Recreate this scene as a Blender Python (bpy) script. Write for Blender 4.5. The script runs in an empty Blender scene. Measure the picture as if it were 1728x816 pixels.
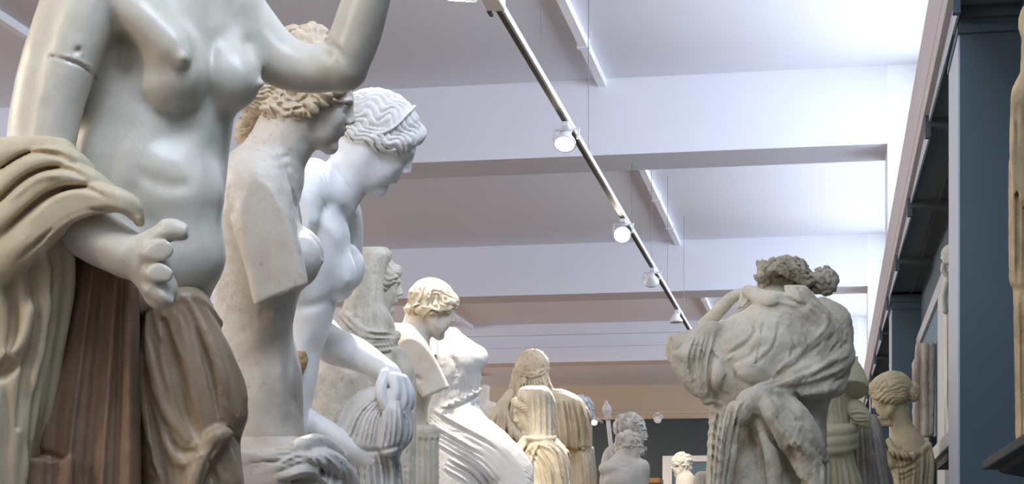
import bpy, math, random
import numpy as np
from math import radians, sin, cos, pi
from mathutils import Vector, Matrix

# ---------------------------------------------------------------- camera, world, lights, exposure
scn = bpy.context.scene
COL = scn.collection
F, PX, PY, YAW, EYE = 2500.0, 1032.0, 950.0, radians(8.37), 1.6
CA, SA = cos(YAW), sin(YAW)
cam_data = bpy.data.cameras.new('camera')
cam = bpy.data.objects.new('camera', cam_data)
COL.objects.link(cam)
cam_data.sensor_width = 36.0
cam_data.lens = F / 1728 * 36.0
cam_data.shift_x = (864 - PX) / 1728
cam_data.shift_y = (PY - 408) / 1728
cam_data.clip_start = 0.05
cam_data.clip_end = 200
cam.location = (0, 0, EYE)
cam.rotation_euler = (radians(90), 0, YAW)
scn.camera = cam

world = bpy.data.worlds.new('sky')
scn.world = world
world.use_nodes = True
wn = world.node_tree.nodes
wn['Background'].inputs[0].default_value = (0.80, 0.89, 1.0, 1)
wn['Background'].inputs[1].default_value = 1.2

scn.view_settings.view_transform = 'Standard'
scn.view_settings.look = 'None'
scn.view_settings.exposure = 0.0
scn.view_settings.gamma = 1.0
scn.view_settings.use_curve_mapping = False
scn.cycles.use_denoising = True
scn.cycles.max_bounces = 7
scn.cycles.diffuse_bounces = 5
scn.cycles.glossy_bounces = 3

BAYS = [-11.19, -5.70, -0.21, 5.28, 10.77, 16.26, 21.75, 29.4]   # near faces of the ceiling beams, then the end wall
BEAM_D, BEAM_Z, CEIL_Z = 0.45, 4.6, 5.16
WALL_X, PIER_X, SILL_Z = 0.64, 0.41, 3.91
LEFT_X, END_Y, BACK_Y = -9.0, 29.4, -11.0


def area_light(name, loc, direction, sx, sy, power, col, spread=180):
    d = bpy.data.lights.new(name, 'AREA')
    d.shape = 'RECTANGLE'
    d.size, d.size_y, d.energy, d.color = sx, sy, power, col
    d.spread = radians(spread)
    o = bpy.data.objects.new(name, d)
    COL.objects.link(o)
    o.location = loc
    o.rotation_euler = Vector(direction).to_track_quat('-Z', 'Y').to_euler()
    return o


def spot_light(name, loc, target, power, col, angle=38, blend=0.6, size=0.04):
    d = bpy.data.lights.new(name, 'SPOT')
    d.energy, d.color, d.spot_size, d.spot_blend, d.shadow_soft_size = power, col, radians(angle), blend, size
    o = bpy.data.objects.new(name, d)
    COL.objects.link(o)
    o.location = loc
    o.rotation_euler = (Vector(target) - Vector(loc)).to_track_quat('-Z', 'Y').to_euler()
    return o


DAY = (0.76, 0.86, 1.0)
WARM = (1.0, 0.80, 0.56)
WIN_POWER = [70, 100, 160, 82, 76, 72, 72]
for i in range(len(BAYS) - 1):      # daylight through the clerestory windows, one bay after another
    y0, y1 = BAYS[i] + BEAM_D, BAYS[i + 1]
    area_light('clerestory_and_fill_daylight', (0.78, (y0 + y1) / 2, 4.52), (-1, 0, 0.10), y1 - y0 - 0.3, 1.1, WIN_POWER[i], DAY, 130)
# weaker cool fill added along the left wall, which has no windows
for i in range(len(BAYS) - 1):
    y0, y1 = BAYS[i] + BEAM_D, BAYS[i + 1]
    area_light('clerestory_and_fill_daylight', (LEFT_X + .1, (y0 + y1) / 2, 4.5), (1, 0, 0.05), y1 - y0 - 0.3, 1.0, 62, (0.84, 0.9, 1.0), 140)
# cool fill added from above, over the near end of the closed ceiling
area_light('top_fill_light', (-0.25, 0.9, 5.08), (-.12, .1, -1), 1.2, 2.4, 120, (0.64, 0.79, 1.0))
# warm ceiling lamps over the far side of the hall
for y, pw in ((-1.5, 70), (3.5, 65), (9.0, 32), (14.5, 34), (20.0, 80), (25.5, 300)):
    area_light('hall_lamp', (-5.8, y, 4.5), (0.1, 0, -1), 1.2, 1.2, pw, WARM)

# warm spot of the track on the far side, on the nearest statue's lowered arm
spot_light('spot_beam', (-3.1, 0.3, 4.1), (-1.12, 2.05, 1.85), 85, (1.0, 0.84, 0.6), 50)


def world_pt(u, v, d):
    """a point d metres in front of the camera, where the photograph shows it at u, v"""
    r = (u - PX) / F * d
    return Vector((r * CA - d * SA, r * SA + d * CA, EYE + (PY - v) / F * d))


# ---------------------------------------------------------------- materials
def new_mat(name):
    m = bpy.data.materials.new(name)
    m.use_nodes = True
    nt = m.node_tree
    return m, nt, nt.nodes['Principled BSDF']


def lin(c):
    return tuple(((x / 255) / 12.92 if x / 255 <= 0.04045 else ((x / 255 + 0.055) / 1.055) ** 2.4) for x in c)


def plain(name, c, rough=0.6, noise=0.06, scale=3.0, bump=0.0, metal=0.0, emit=0.0):
    m, nt, b = new_mat(name)
    L = nt.links.new
    tc = nt.nodes.new('ShaderNodeTexCoord')
    nz = nt.nodes.new('ShaderNodeTexNoise')
    nz.inputs['Scale'].default_value = scale
    nz.inputs['Detail'].default_value = 5
    L(tc.outputs['Object'], nz.inputs['Vector'])
    mx = nt.nodes.new('ShaderNodeMix')
    mx.data_type = 'RGBA'
    c = lin(c)
    mx.inputs[6].default_value = tuple(x * (1 - noise) for x in c) + (1,)
    mx.inputs[7].default_value = tuple(min(1, x * (1 + noise)) for x in c) + (1,)
    L(nz.outputs['Fac'], mx.inputs[0])
    L(mx.outputs[2], b.inputs['Base Color'])
    b.inputs['Roughness'].default_value = rough
    b.inputs['Metallic'].default_value = metal
    if bump:
        bp = nt.nodes.new('ShaderNodeBump')
        bp.inputs['Strength'].default_value = bump
        bp.inputs['Distance'].default_value = 0.01
        n2 = nt.nodes.new('ShaderNodeTexNoise')
        n2.inputs['Scale'].default_value = scale * 25
        L(tc.outputs['Object'], n2.inputs['Vector'])
        L(n2.outputs['Fac'], bp.inputs['Height'])
        L(bp.outputs['Normal'], b.inputs['Normal'])
    if emit:
        b.inputs['Emission Color'].default_value = c + (1,)
        b.inputs['Emission Strength'].default_value = emit
    return m


def stone(name, base, stain, amount=0.45, scale=5.0, rough=0.5, grain=0.25, speck=0.25, speck_col=(70, 60, 48), off=0.0):
    """weathered marble: a base tone, soft blotches of patina, dark specks in the pores and a fine grain"""
    m, nt, b = new_mat(name)
    L = nt.links.new
    N = nt.nodes.new
    tc = N('ShaderNodeTexCoord')
    mp = N('ShaderNodeMapping')
    mp.inputs['Location'].default_value = (off, off * 0.7, off * 1.3)
    L(tc.outputs['Object'], mp.inputs['Vector'])
    n1 = N('ShaderNodeTexNoise')
    n1.inputs['Scale'].default_value = scale
    n1.inputs['Detail'].default_value = 7
    n1.inputs['Roughness'].default_value = 0.62
    L(mp.outputs['Vector'], n1.inputs['Vector'])
    r1 = N('ShaderNodeMapRange')
    r1.inputs[1].default_value = 0.42
    r1.inputs[2].default_value = 0.72
    r1.inputs[3].default_value = 0.0
    r1.inputs[4].default_value = amount
    L(n1.outputs['Fac'], r1.inputs[0])
    mx = N('ShaderNodeMix')
    mx.data_type = 'RGBA'
    mx.inputs[6].default_value = lin(base) + (1,)
    mx.inputs[7].default_value = lin(stain) + (1,)
    L(r1.outputs[0], mx.inputs[0])
    n2 = N('ShaderNodeTexNoise')
    n2.inputs['Scale'].default_value = scale * 13
    n2.inputs['Detail'].default_value = 4
    L(mp.outputs['Vector'], n2.inputs['Vector'])
    r2 = N('ShaderNodeMapRange')
    r2.inputs[1].default_value = 0.60
    r2.inputs[2].default_value = 0.78
    r2.inputs[3].default_value = 0.0
    r2.inputs[4].default_value = speck
    L(n2.outputs['Fac'], r2.inputs[0])
    mx2 = N('ShaderNodeMix')
    mx2.data_type = 'RGBA'
    L(r2.outputs[0], mx2.inputs[0])
    L(mx.outputs[2], mx2.inputs[6])
    mx2.inputs[7].default_value = lin(speck_col) + (1,)
    L(mx2.outputs[2], b.inputs['Base Color'])
    b.inputs['Roughness'].default_value = rough
    n3 = N('ShaderNodeTexNoise')
    n3.inputs['Scale'].default_value = 160
    n3.inputs['Detail'].default_value = 3
    L(mp.outputs['Vector'], n3.inputs['Vector'])
    bp = N('ShaderNodeBump')
    bp.inputs['Strength'].default_value = grain
    bp.inputs['Distance'].default_value = 0.003
    L(n3.outputs['Fac'], bp.inputs['Height'])
    L(bp.outputs['Normal'], b.inputs['Normal'])
    return m


# ---------------------------------------------------------------- scene helpers
def tag(o, label=None, cat=None, group=None, kind=None):
    if label: o['label'] = label
    if cat: o['category'] = cat
    if group: o['group'] = group
    if kind: o['kind'] = kind
    return o


def empty(name, loc, label, cat, group=None):
    o = bpy.data.objects.new(name, None)
    COL.objects.link(o)
    o.location = loc
    o.empty_display_size = 0.1
    return tag(o, label, cat, group)


def link_mesh(name, verts, faces, mat, parent=None, smooth=False):
    """verts in world space; they are stored relative to the parent's location"""
    base = Vector(parent_loc(parent))
    me = bpy.data.meshes.new(name)
    v = np.asarray(verts, dtype=np.float64) - np.array(base)
    if isinstance(faces, np.ndarray):
        nf = len(faces)
        me.vertices.add(len(v))
        me.vertices.foreach_set('co', v.astype(np.float32).ravel())
        me.loops.add(nf * 4)
        me.loops.foreach_set('vertex_index', faces.astype(np.int32).ravel())
        me.polygons.add(nf)
        me.polygons.foreach_set('loop_start', np.arange(0, nf * 4, 4, dtype=np.int32))
        me.update(calc_edges=True)
    else:
        me.from_pydata([tuple(x) for x in v], [], faces)
        me.update()
    if smooth:
        me.polygons.foreach_set('use_smooth', np.ones(len(me.polygons), dtype=bool))
    me.materials.append(mat)
    o = bpy.data.objects.new(name, me)
    COL.objects.link(o)
    if parent is not None:
        o.parent = parent
    return o


def parent_loc(p):
    loc = Vector((0, 0, 0))
    while p is not None:
        loc = loc + Vector(p.location)
        p = p.parent
    return loc


class MB:
    """collects boxes, prisms and tubes into ONE mesh"""
    def __init__(s):
        s.v, s.f = [], []

    def add(s, vs, fs):
        n = len(s.v)
        s.v += [tuple(x) for x in vs]
        s.f += [tuple(i + n for i in f) for f in fs]
        return s

    def box(s, x0, x1, y0, y1, z0, z1):
        vs = [(x, y, z) for z in (z0, z1) for y in (y0, y1) for x in (x0, x1)]
        return s.add(vs, [(0, 2, 3, 1), (4, 5, 7, 6), (0, 1, 5, 4), (2, 6, 7, 3), (0, 4, 6, 2), (1, 3, 7, 5)])

    def prism(s, poly, axis, a0, a1):
        """poly: points in the plane across the axis ('y': (x, z); 'x': (y, z))"""
        n = len(poly)
        mk = (lambda p, a: (p[0], a, p[1])) if axis == 'y' else (lambda p, a: (a, p[0], p[1]))
        vs = [mk(p, a0) for p in poly] + [mk(p, a1) for p in poly]
        fs = [tuple(range(n)), tuple(range(2 * n - 1, n - 1, -1))]
        fs += [(i, i + n, (i + 1) % n + n, (i + 1) % n) for i in range(n)]
        return s.add(vs, fs)

    def tube(s, p0, p1, r0, r1=None, n=16, caps=True):
        p0, p1 = Vector(p0), Vector(p1)
        r1 = r0 if r1 is None else r1
        d = (p1 - p0).normalized()
        a = d.orthogonal().normalized()
        b = d.cross(a)
        vs = []
        for p, r in ((p0, r0), (p1, r1)):
            vs += [p + (a * cos(2 * pi * i / n) + b * sin(2 * pi * i / n)) * r for i in range(n)]
        fs = [(i, (i + 1) % n, (i + 1) % n + n, i + n) for i in range(n)]
        if caps:
            fs += [tuple(range(n - 1, -1, -1)), tuple(range(n, 2 * n))]
        return s.add(vs, fs)

    def lathe(s, p0, d, prof, n=24):
        """prof: (distance along d, radius)"""
        p0, d = Vector(p0), Vector(d).normalized()
        a = d.orthogonal().normalized()
        b = d.cross(a)
        vs = []
        for t, r in prof:
            vs += [p0 + d * t + (a * cos(2 * pi * i / n) + b * sin(2 * pi * i / n)) * r for i in range(n)]
        fs = []
        for k in range(len(prof) - 1):
            fs += [(k * n + i, k * n + (i + 1) % n, (k + 1) * n + (i + 1) % n, (k + 1) * n + i) for i in range(n)]
        fs += [tuple(range(n - 1, -1, -1)), tuple(range((len(prof) - 1) * n, len(prof) * n))]
        return s.add(vs, fs)

    def bar(s, p0, p1, w, h, up=(0, 0, 1)):
        p0, p1 = Vector(p0), Vector(p1)
        d = (p1 - p0).normalized()
        x = d.cross(Vector(up)).normalized() * (w / 2)
        y = x.cross(d).normalized() * (h / 2)
        vs = [p + x * i + y * j for p in (p0, p1) for (i, j) in ((-1, -1), (1, -1), (1, 1), (-1, 1))]
        return s.add(vs, [(3, 2, 1, 0), (4, 5, 6, 7), (0, 1, 5, 4), (1, 2, 6, 5), (2, 3, 7, 6), (3, 0, 4, 7)])

    def build(s, name, mat, parent=None, bevel=0.0, smooth=False):
        o = link_mesh(name, s.v, s.f, mat, parent, smooth)
        if bevel:
            m = o.modifiers.new('bevel', 'BEVEL')
            m.width, m.segments, m.limit_method = bevel, 2, 'ANGLE'
        return o


# ---------------------------------------------------------------- carving: a solid field carved and meshed
def smin(a, b, k):
    if k <= 0: return np.minimum(a, b)
    h = np.clip(0.5 + 0.5 * (b - a) / k, 0, 1)
    return b + (a - b) * h - k * h * (1 - h)


def smax(a, b, k):
    return -smin(-a, -b, k)


def rot(roll=0, turn=0, nod=0):
    """roll: in the picture plane (clockwise), turn: about the vertical, nod: about the horizontal; degrees, axes u (right), v (down), w (away)"""
    a, b, c = radians(roll), radians(turn), radians(nod)
    R = np.array([[cos(a), -sin(a), 0], [sin(a), cos(a), 0], [0, 0, 1]])
    T = np.array([[cos(b), 0, sin(b)], [0, 1, 0], [-sin(b), 0, cos(b)]])
    X = np.array([[1, 0, 0], [0, cos(c), -sin(c)], [0, sin(c), cos(c)]])
    return R @ T @ X


def spline(pts, n=5):
    """Catmull-Rom through the points (any number of columns)"""
    P = np.asarray(pts, dtype=float)
    if len(P) < 3 or n <= 1: return P
    E = np.vstack([2 * P[0] - P[1], P, 2 * P[-1] - P[-2]])
    out = []
    for i in range(1, len(E) - 2):
        t = np.linspace(0, 1, n, endpoint=False)[:, None]
        p0, p1, p2, p3 = E[i - 1], E[i], E[i + 1], E[i + 2]
        out.append(0.5 * (2 * p1 + (p2 - p0) * t + (2 * p0 - 5 * p1 + 4 * p2 - p3) * t ** 2 + (3 * p1 - p0 - 3 * p2 + p3) * t ** 3))
    out.append(P[-1:])
    return np.vstack(out)


def hermite(x, X, Y):
    """smooth interpolation without overshoot at the knots"""
    X, Y = np.asarray(X, float), np.asarray(Y, float)
    h = np.diff(X); d = np.diff(Y) / h
    m = np.zeros_like(Y)
    m[0], m[-1] = d[0], d[-1]
    for i in range(1, len(X) - 1):
        if d[i - 1] * d[i] > 0:
            w1, w2 = 2 * h[i] + h[i - 1], h[i] + 2 * h[i - 1]
            m[i] = (w1 + w2) / (w1 / d[i - 1] + w2 / d[i])
    xc = np.clip(x, X[0], X[-1])
    i = np.clip(np.searchsorted(X, xc, side='right') - 1, 0, len(X) - 2)
    t = (xc - X[i]) / h[i]
    return ((1 + 2 * t) * (1 - t) ** 2 * Y[i] + t * (1 - t) ** 2 * h[i] * m[i] + t * t * (3 - 2 * t) * Y[i + 1] + t * t * (t - 1) * h[i] * m[i + 1])


def vnoise(x, y, z, seed=0):
    """smooth 3D value noise in -1..1"""
    xi, yi, zi = np.floor(x).astype(np.int64), np.floor(y).astype(np.int64), np.floor(z).astype(np.int64)
    xf, yf, zf = x - xi, y - yi, z - zi
    xf, yf, zf = (t * t * (3 - 2 * t) for t in (xf, yf, zf))

    def hsh(a, b, c):
        n = (a * 73856093) ^ (b * 19349663) ^ (c * 83492791) ^ (seed * 2654435761)
        n = (n ^ (n >> 13)) * 1274126177
        n = n & 0x7fffffff
        n = (n ^ (n >> 16)) & 0xffff
        return n / 32767.5 - 1
    r = 0
    for a in (0, 1):
        for b in (0, 1):
            for c in (0, 1):
                r = r + hsh(xi + a, yi + b, zi + c) * (xf if a else 1 - xf) * (yf if b else 1 - yf) * (zf if c else 1 - zf)
    return r


BIG = 60.0


class Clay:
    """A solid worked in a frame set on the statue: u to the right, v down, w away from the viewer; all in units of 1/F of the
    distance d0, so one unit is d0/F metres. box = (u0, u1, v0, v1, w0, w1); below v = 832 the steps grow coarser."""
    def __init__(s, d0, box, h=3.0, hw=None, fine_to=832):
        u0, u1, v0, v1, w0, w1 = box
        s.d0, s.sc, s.h = d0, d0 / F, h
        hw = hw or h
        s.U = np.arange(u0, u1 + h, h, dtype=np.float64)
        vs = list(np.arange(v0, min(v1, fine_to) + h, h))
        st = h
        while vs[-1] < v1:
            st = min(st * 1.25, 7 * h)
            vs.append(vs[-1] + st)
        s.V = np.array(vs)
        s.W = np.arange(w0, w1 + hw, hw, dtype=np.float64)
        s.D = np.full((len(s.U), len(s.V), len(s.W)), BIG, dtype=np.float32)
        s.strokes = []
        s.fns = []
        s.M = None

    # -- transform stack of one level: local coordinates (x, y, z) -> u, v, w
    def frame(s, c=None, R=None, k=1.0):
        s.M = None if c is None else (np.array(c, float), R if R is not None else np.eye(3), float(k))
        return s

    def _sl(s, lo, hi):
        r = []
        for A, a, b in zip((s.U, s.V, s.W), lo, hi):
            i, j = np.searchsorted(A, a), np.searchsorted(A, b)
            r.append(slice(max(i - 1, 0), min(j + 1, len(A))))
        return tuple(r)

    def _apply(s, lo, hi, fun, op, k):
        """lo, hi: bounds in the current frame; fun(x, y, z) -> distance in the current frame"""
        lo, hi = np.asarray(lo, float), np.asarray(hi, float)
        sc = 1.0
        if s.M is not None:
            c, R, sc = s.M
            cor = np.array([[(lo, hi)[a][0], (lo, hi)[b][1], (lo, hi)[d][2]] for a in (0, 1) for b in (0, 1) for d in (0, 1)])
            cw = cor @ R.T * sc + c
            lo, hi = cw.min(0), cw.max(0)
        pad = k * 1.5 + 3 * s.h
        sl = s._sl(lo - pad, hi + pad)
        if any(q.stop - q.start < 1 for q in sl): return s
        u, v, w = s.U[sl[0]][:, None, None], s.V[sl[1]][None, :, None], s.W[sl[2]][None, None, :]
        if s.M is not None:
            du, dv, dw = (u - c[0]) / sc, (v - c[1]) / sc, (w - c[2]) / sc
            x = du * R[0, 0] + dv * R[1, 0] + dw * R[2, 0]
            y = du * R[0, 1] + dv * R[1, 1] + dw * R[2, 1]
            z = du * R[0, 2] + dv * R[1, 2] + dw * R[2, 2]
        else:
            x, y, z = u, v, w
        d = np.clip(np.broadcast_to(fun(x, y, z), s.D[sl].shape) * sc, -BIG, BIG).astype(np.float32)
        if op == '+':
            s.D[sl] = smin(s.D[sl], d, k)
        elif op == '-':
            s.D[sl] = smax(s.D[sl], -d, k)
        return s

    def ell(s, c, r, R=None, k=8.0, op='+'):
        c, r = np.asarray(c, float), np.asarray(r, float)
        if R is None: R = np.eye(3)
        ext = np.sqrt(((R * r) ** 2).sum(1))

        def fun(x, y, z):
            dx, dy, dz = x - c[0], y - c[1], z - c[2]
            a = (dx * R[0, 0] + dy * R[1, 0] + dz * R[2, 0]) / r[0]
            b = (dx * R[0, 1] + dy * R[1, 1] + dz * R[2, 1]) / r[1]
            e = (dx * R[0, 2] + dy * R[1, 2] + dz * R[2, 2]) / r[2]
            k0 = np.sqrt(a * a + b * b + e * e) + 1e-9
            k1 = np.sqrt((a / r[0]) ** 2 + (b / r[1]) ** 2 + (e / r[2]) ** 2) + 1e-9
            return np.where(k0 < 1e-6, -r.min(), k0 * (k0 - 1) / k1)
        return s._apply(c - ext, c + ext, fun, op, k)

    def box(s, c, half, R=None, rnd=2.0, k=2.0, op='+'):
        c, hf = np.asarray(c, float), np.asarray(half, float)
        if R is None: R = np.eye(3)
        ext = (np.abs(R) * hf).sum(1)

        def fun(x, y, z):
            dx, dy, dz = x - c[0], y - c[1], z - c[2]
            q = [np.abs(dx * R[0, i] + dy * R[1, i] + dz * R[2, i]) - (hf[i] - rnd) for i in range(3)]
            out = np.sqrt(sum(np.maximum(t, 0) ** 2 for t in q))
            return out + np.minimum(np.maximum(np.maximum(q[0], q[1]), q[2]), 0) - rnd
        return s._apply(c - ext, c + ext, fun, op, k)

    def chain(s, pts, k=6.0, op='+', n=5, flat=1.0):
        """a tapering limb or roll through pts (x, y, z, radius); flat < 1 thins it in depth"""
        P = spline(pts, n)
        P[:, 3] = np.maximum(P[:, 3], 0.3 if s.M is None else 0.001)
        lo = (P[:, :3] - P[:, 3:]).min(0)
        hi = (P[:, :3] + P[:, 3:]).max(0)

        def fun(x, y, z):
            best = None
            for i in range(len(P) - 1):
                a, b = P[i], P[i + 1]
                ba = b[:3] - a[:3]
                ba = ba * np.array([1, 1, 1 / flat])
                l2 = (ba ** 2).sum() + 1e-12
                dx, dy, dz = x - a[0], y - a[1], (z - a[2]) / flat
                t = np.clip((dx * ba[0] + dy * ba[1] + dz * ba[2]) / l2, 0, 1)
                d = np.sqrt((dx - t * ba[0]) ** 2 + (dy - t * ba[1]) ** 2 + (dz - t * ba[2]) ** 2) - (a[3] + t * (b[3] - a[3]))
                best = d if best is None else np.minimum(best, d)
            return best * (min(1.0, flat * 1.5))
        return s._apply(lo, hi, fun, op, k)

    def loft(s, rows, k=8.0, op='+', p=2.0, cap=10.0):
        """rows (v, u_left, u_right, w_front, w_back): a body whose outline follows the rows"""
        Rw = np.asarray(rows, float)
        V = Rw[:, 0]
        lo = (Rw[:, 1].min(), V[0], Rw[:, 3].min())
        hi = (Rw[:, 2].max(), V[-1], Rw[:, 4].max())

        def fun(x, y, z):
            yy = np.asarray(y)
            L, Rt, A, B = (hermite(yy, V, Rw[:, i]) for i in (1, 2, 3, 4))
            cx, a = (L + Rt) / 2, np.maximum((Rt - L) / 2, 1e-3)
            cz, b = (A + B) / 2, np.maximum((B - A) / 2, 1e-3)
            dx, dz = np.abs(x - cx), np.abs(z - cz)
            e = (dx / a) ** p + (dz / b) ** p
            k0 = (e + 1e-12) ** (1 / p)
            q = np.sqrt(dx * dx + dz * dz) + 1e-6
            d = np.minimum((k0 - 1) / (k0 + 1e-9) * q, (k0 - 1) * np.maximum(a, b))     # radial distance, kept finite at the core
            d = np.where(k0 < 0.2, -0.8 * np.minimum(a, b), d)
            return smax(d, np.maximum(V[0] - yy, yy - V[-1]) + 0 * d, cap)
        return s._apply(lo, hi, fun, op, k)

    def cut(s, pt, nrm, k=1.5, lo=None, hi=None, rough=0.0, seed=1):
        """remove everything on the side the normal points to"""
        pt, nrm = np.asarray(pt, float), np.asarray(nrm, float)
        nrm = nrm / np.linalg.norm(nrm)
        lo = (s.U[0], s.V[0], s.W[0]) if lo is None else lo
        hi = (s.U[-1], s.V[-1], s.W[-1]) if hi is None else hi
        sl = s._sl(np.asarray(lo, float), np.asarray(hi, float))
        u, v, w = s.U[sl[0]][:, None, None], s.V[sl[1]][None, :, None], s.W[sl[2]][None, None, :]
        d = ((u - pt[0]) * nrm[0] + (v - pt[1]) * nrm[1] + (w - pt[2]) * nrm[2])
        if rough:
            d = d + rough * vnoise(u / 9 + 0 * d, v / 9 + 0 * d, w / 9 + 0 * d, seed)
        s.D[sl] = smax(s.D[sl], d.astype(np.float32), k)
        return s

    def drape(s, pts, r, k=6.0, op='+', sink=0.35, taper=True):
        """a fold laid on the front of what is there (or a furrow ploughed into it): pts (u, v), r its radius"""
        P = spline(np.asarray(pts, float)[:, :2], 4)
        out = []
        w = None
        for u, v in P:
            i = min(max(int(round((u - s.U[0]) / s.h)), 0), len(s.U) - 1)
            j = min(max(int(np.searchsorted(s.V, v)), 0), len(s.V) - 1)
            hit = np.nonzero(s.D[i, j] < 0)[0]
            if len(hit): w = s.W[hit[0]]
            out.append(w)
        first = next((x for x in out if x is not None), None)
        if first is None: return s
        ws = np.array([first if x is None else x for x in out], float)
        for _ in range(2):
            ws[1:-1] = (ws[:-2] + ws[1:-1] + ws[2:]) / 3
        n = len(P)
        q = []
        for i in range(n):
            t = i / max(n - 1, 1)
            rr = r * (min(1, .35 + 2.2 * min(t, 1 - t)) if taper else 1)
            q.append((P[i, 0], P[i, 1], ws[i] + sink * rr * (1 if op == '+' else -1), rr))
        return s.chain(q, k, op, n=1)

    # -- surface work: raised or sunk strokes drawn on the side that faces front
    def stroke(s, pts, width, amp, both=False, sharp=False, n=5, taper=0.22):
        P = np.asarray(pts, float)
        s.strokes.append((spline(P[:, :2], n), width, amp, both, sharp, taper))
        return s

    def folds(s, A, B, n, width, amp, seed=0, jit=0.25, sharp=True, both=True, gap=True, taper=0.15):
        """n fold ridges spread between guide lines A and B (same number of points), each with a furrow beside it"""
        rg = random.Random(seed)
        A, B = np.asarray(A, float), np.asarray(B, float)
        for i in range(n):
            t = (i + 0.5 + rg.uniform(-jit, jit)) / n
            P = A + (B - A) * t
            P = P + np.array([[rg.uniform(-1, 1) * width * 0.5, rg.uniform(-1, 1) * width * 0.5] for _ in P])
            i0 = 1 if len(P) > 3 and rg.random() < 0.25 else 0
            wd, am = width * rg.uniform(0.75, 1.3), amp * rg.uniform(0.6, 1.25)
            s.stroke(P[i0:], wd, am, both, sharp, taper=taper)
            if gap:
                Q = A + (B - A) * (t + 0.5 / n)
                s.stroke(Q[i0:], wd * 0.8, -am * 0.9, both, False, taper=taper)
        return s

    def fn(s, f):
        s.fns.append(f)
        return s

    def _band(s):
        D = s.D
        amp = max([abs(a[2]) for a in s.strokes] + [0]) * 2.2 + 3 * s.h
        amp = max(amp, 14 if s.fns else 0)
        idx = np.nonzero(np.abs(D) < min(amp, BIG - 1))
        u, v, w = s.U[idx[0]], s.V[idx[1]], s.W[idx[2]]
        d = D[idx].astype(np.float64)
        gw = np.gradient(D, axis=2)[idx] / (s.W[1] - s.W[0])
        face = np.clip(0.5 - 0.9 * gw, 0, 1)     # 1 on the front, 0 on the back
        for P, width, a, both, sharp, taper in s.strokes:
            R = width * (3.0 if sharp else 2.4)
            m = np.nonzero((u > P[:, 0].min() - R) & (u < P[:, 0].max() + R) & (v > P[:, 1].min() - R) & (v < P[:, 1].max() + R))[0]
            if not len(m): continue
            uu, vv = u[m], v[m]
            seg = np.sqrt((np.diff(P, axis=0) ** 2).sum(1))
            cum = np.concatenate([[0], np.cumsum(seg)])
            best = np.full(len(m), 1e9)
            par = np.zeros(len(m))
            for i in range(len(P) - 1):
                bx, by = P[i + 1] - P[i]
                l2 = bx * bx + by * by + 1e-9
                t = np.clip(((uu - P[i, 0]) * bx + (vv - P[i, 1]) * by) / l2, 0, 1)
                q = (uu - P[i, 0] - t * bx) ** 2 + (vv - P[i, 1] - t * by) ** 2
                b = q < best
                best[b] = q[b]
                par[b] = (cum[i] + t[b] * seg[i]) / max(cum[-1], 1e-6)
            x = np.sqrt(best) / width
            pr = np.exp(-1.6 * x) if sharp else np.exp(-1.2 * x * x)
            pr[x > 2.9] = 0
            if taper > 0:
                pr = pr * np.clip(np.minimum(par, 1 - par) / taper + 0.12, 0, 1)
            d[m] -= a * pr * (1.0 if both else face[m])
        for f in s.fns:
            d -= f(u, v, w, face)
        D[idx] = d.astype(np.float32)

    def mesh(s, name, mat, parent=None, smooth_iter=1):
        if s.strokes or s.fns: s._band()
        D = s.D
        for ax in range(3):         # close the solid at the edges of the block
            for e in (0, -1):
                sl = [slice(None)] * 3
                sl[ax] = e
                D[tuple(sl)] = np.maximum(D[tuple(sl)], 0.5 * s.h)
        inside = D < 0
        n0, n1, n2 = D.shape
        c = [inside[i:n0 - 1 + i, j:n1 - 1 + j, k:n2 - 1 + k] for i in (0, 1) for j in (0, 1) for k in (0, 1)]
        cnt = sum(x.astype(np.int8) for x in c)
        act = np.nonzero((cnt > 0) & (cnt < 8))
        N = len(act[0])
        vid = np.full((n0 - 1, n1 - 1, n2 - 1), -1, dtype=np.int32)
        vid[act] = np.arange(N)
        corner = [D[act[0] + i, act[1] + j, act[2] + k].astype(np.float64) for i in (0, 1) for j in (0, 1) for k in (0, 1)]
        off = [(i, j, k) for i in (0, 1) for j in (0, 1) for k in (0, 1)]
        acc = np.zeros((N, 3)); num = np.zeros(N)
        for a in range(8):
            for b in range(a + 1, 8):
                if sum(abs(off[a][i] - off[b][i]) for i in range(3)) != 1: continue
                da, db = corner[a], corner[b]
                m = (da < 0) != (db < 0)
                t = np.where(m, da / np.where(m, da - db, 1), 0)
                for i in range(3):
                    acc[:, i] += np.where(m, off[a][i] + t * (off[b][i] - off[a][i]), 0)
                num += m
        fr = acc / num[:, None]
        vs = []
        for i, A in enumerate((s.U, s.V, s.W)):
            vs.append(A[act[i]] + fr[:, i] * (A[act[i] + 1] - A[act[i]]))
        P = np.stack(vs, 1)
        quads = []
        for ax in range(3):
            o1, o2 = [(1, 2), (2, 0), (0, 1)][ax]
            sa = [slice(None)] * 3; sb = [slice(None)] * 3
            sa[ax], sb[ax] = slice(0, -1), slice(1, None)
            for q in (sa, sb):
                q[o1], q[o2] = slice(1, -1), slice(1, -1)
            A, B = inside[tuple(sa)], inside[tuple(sb)]
            for flip, m in ((False, A & ~B), (True, ~A & B)):
                e = list(np.nonzero(m))
                e[o1] = e[o1] + 1; e[o2] = e[o2] + 1
                def cell(d1, d2):
                    z = list(e)
                    z[o1], z[o2] = e[o1] - d1, e[o2] - d2
                    return vid[z[0], z[1], z[2]]
                q = np.stack([cell(1, 1), cell(0, 1), cell(0, 0), cell(1, 0)], 1)
                quads.append(q[:, ::-1] if flip else q)
        Q = np.concatenate(quads)
        Q = Q[(Q >= 0).all(1)]
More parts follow.
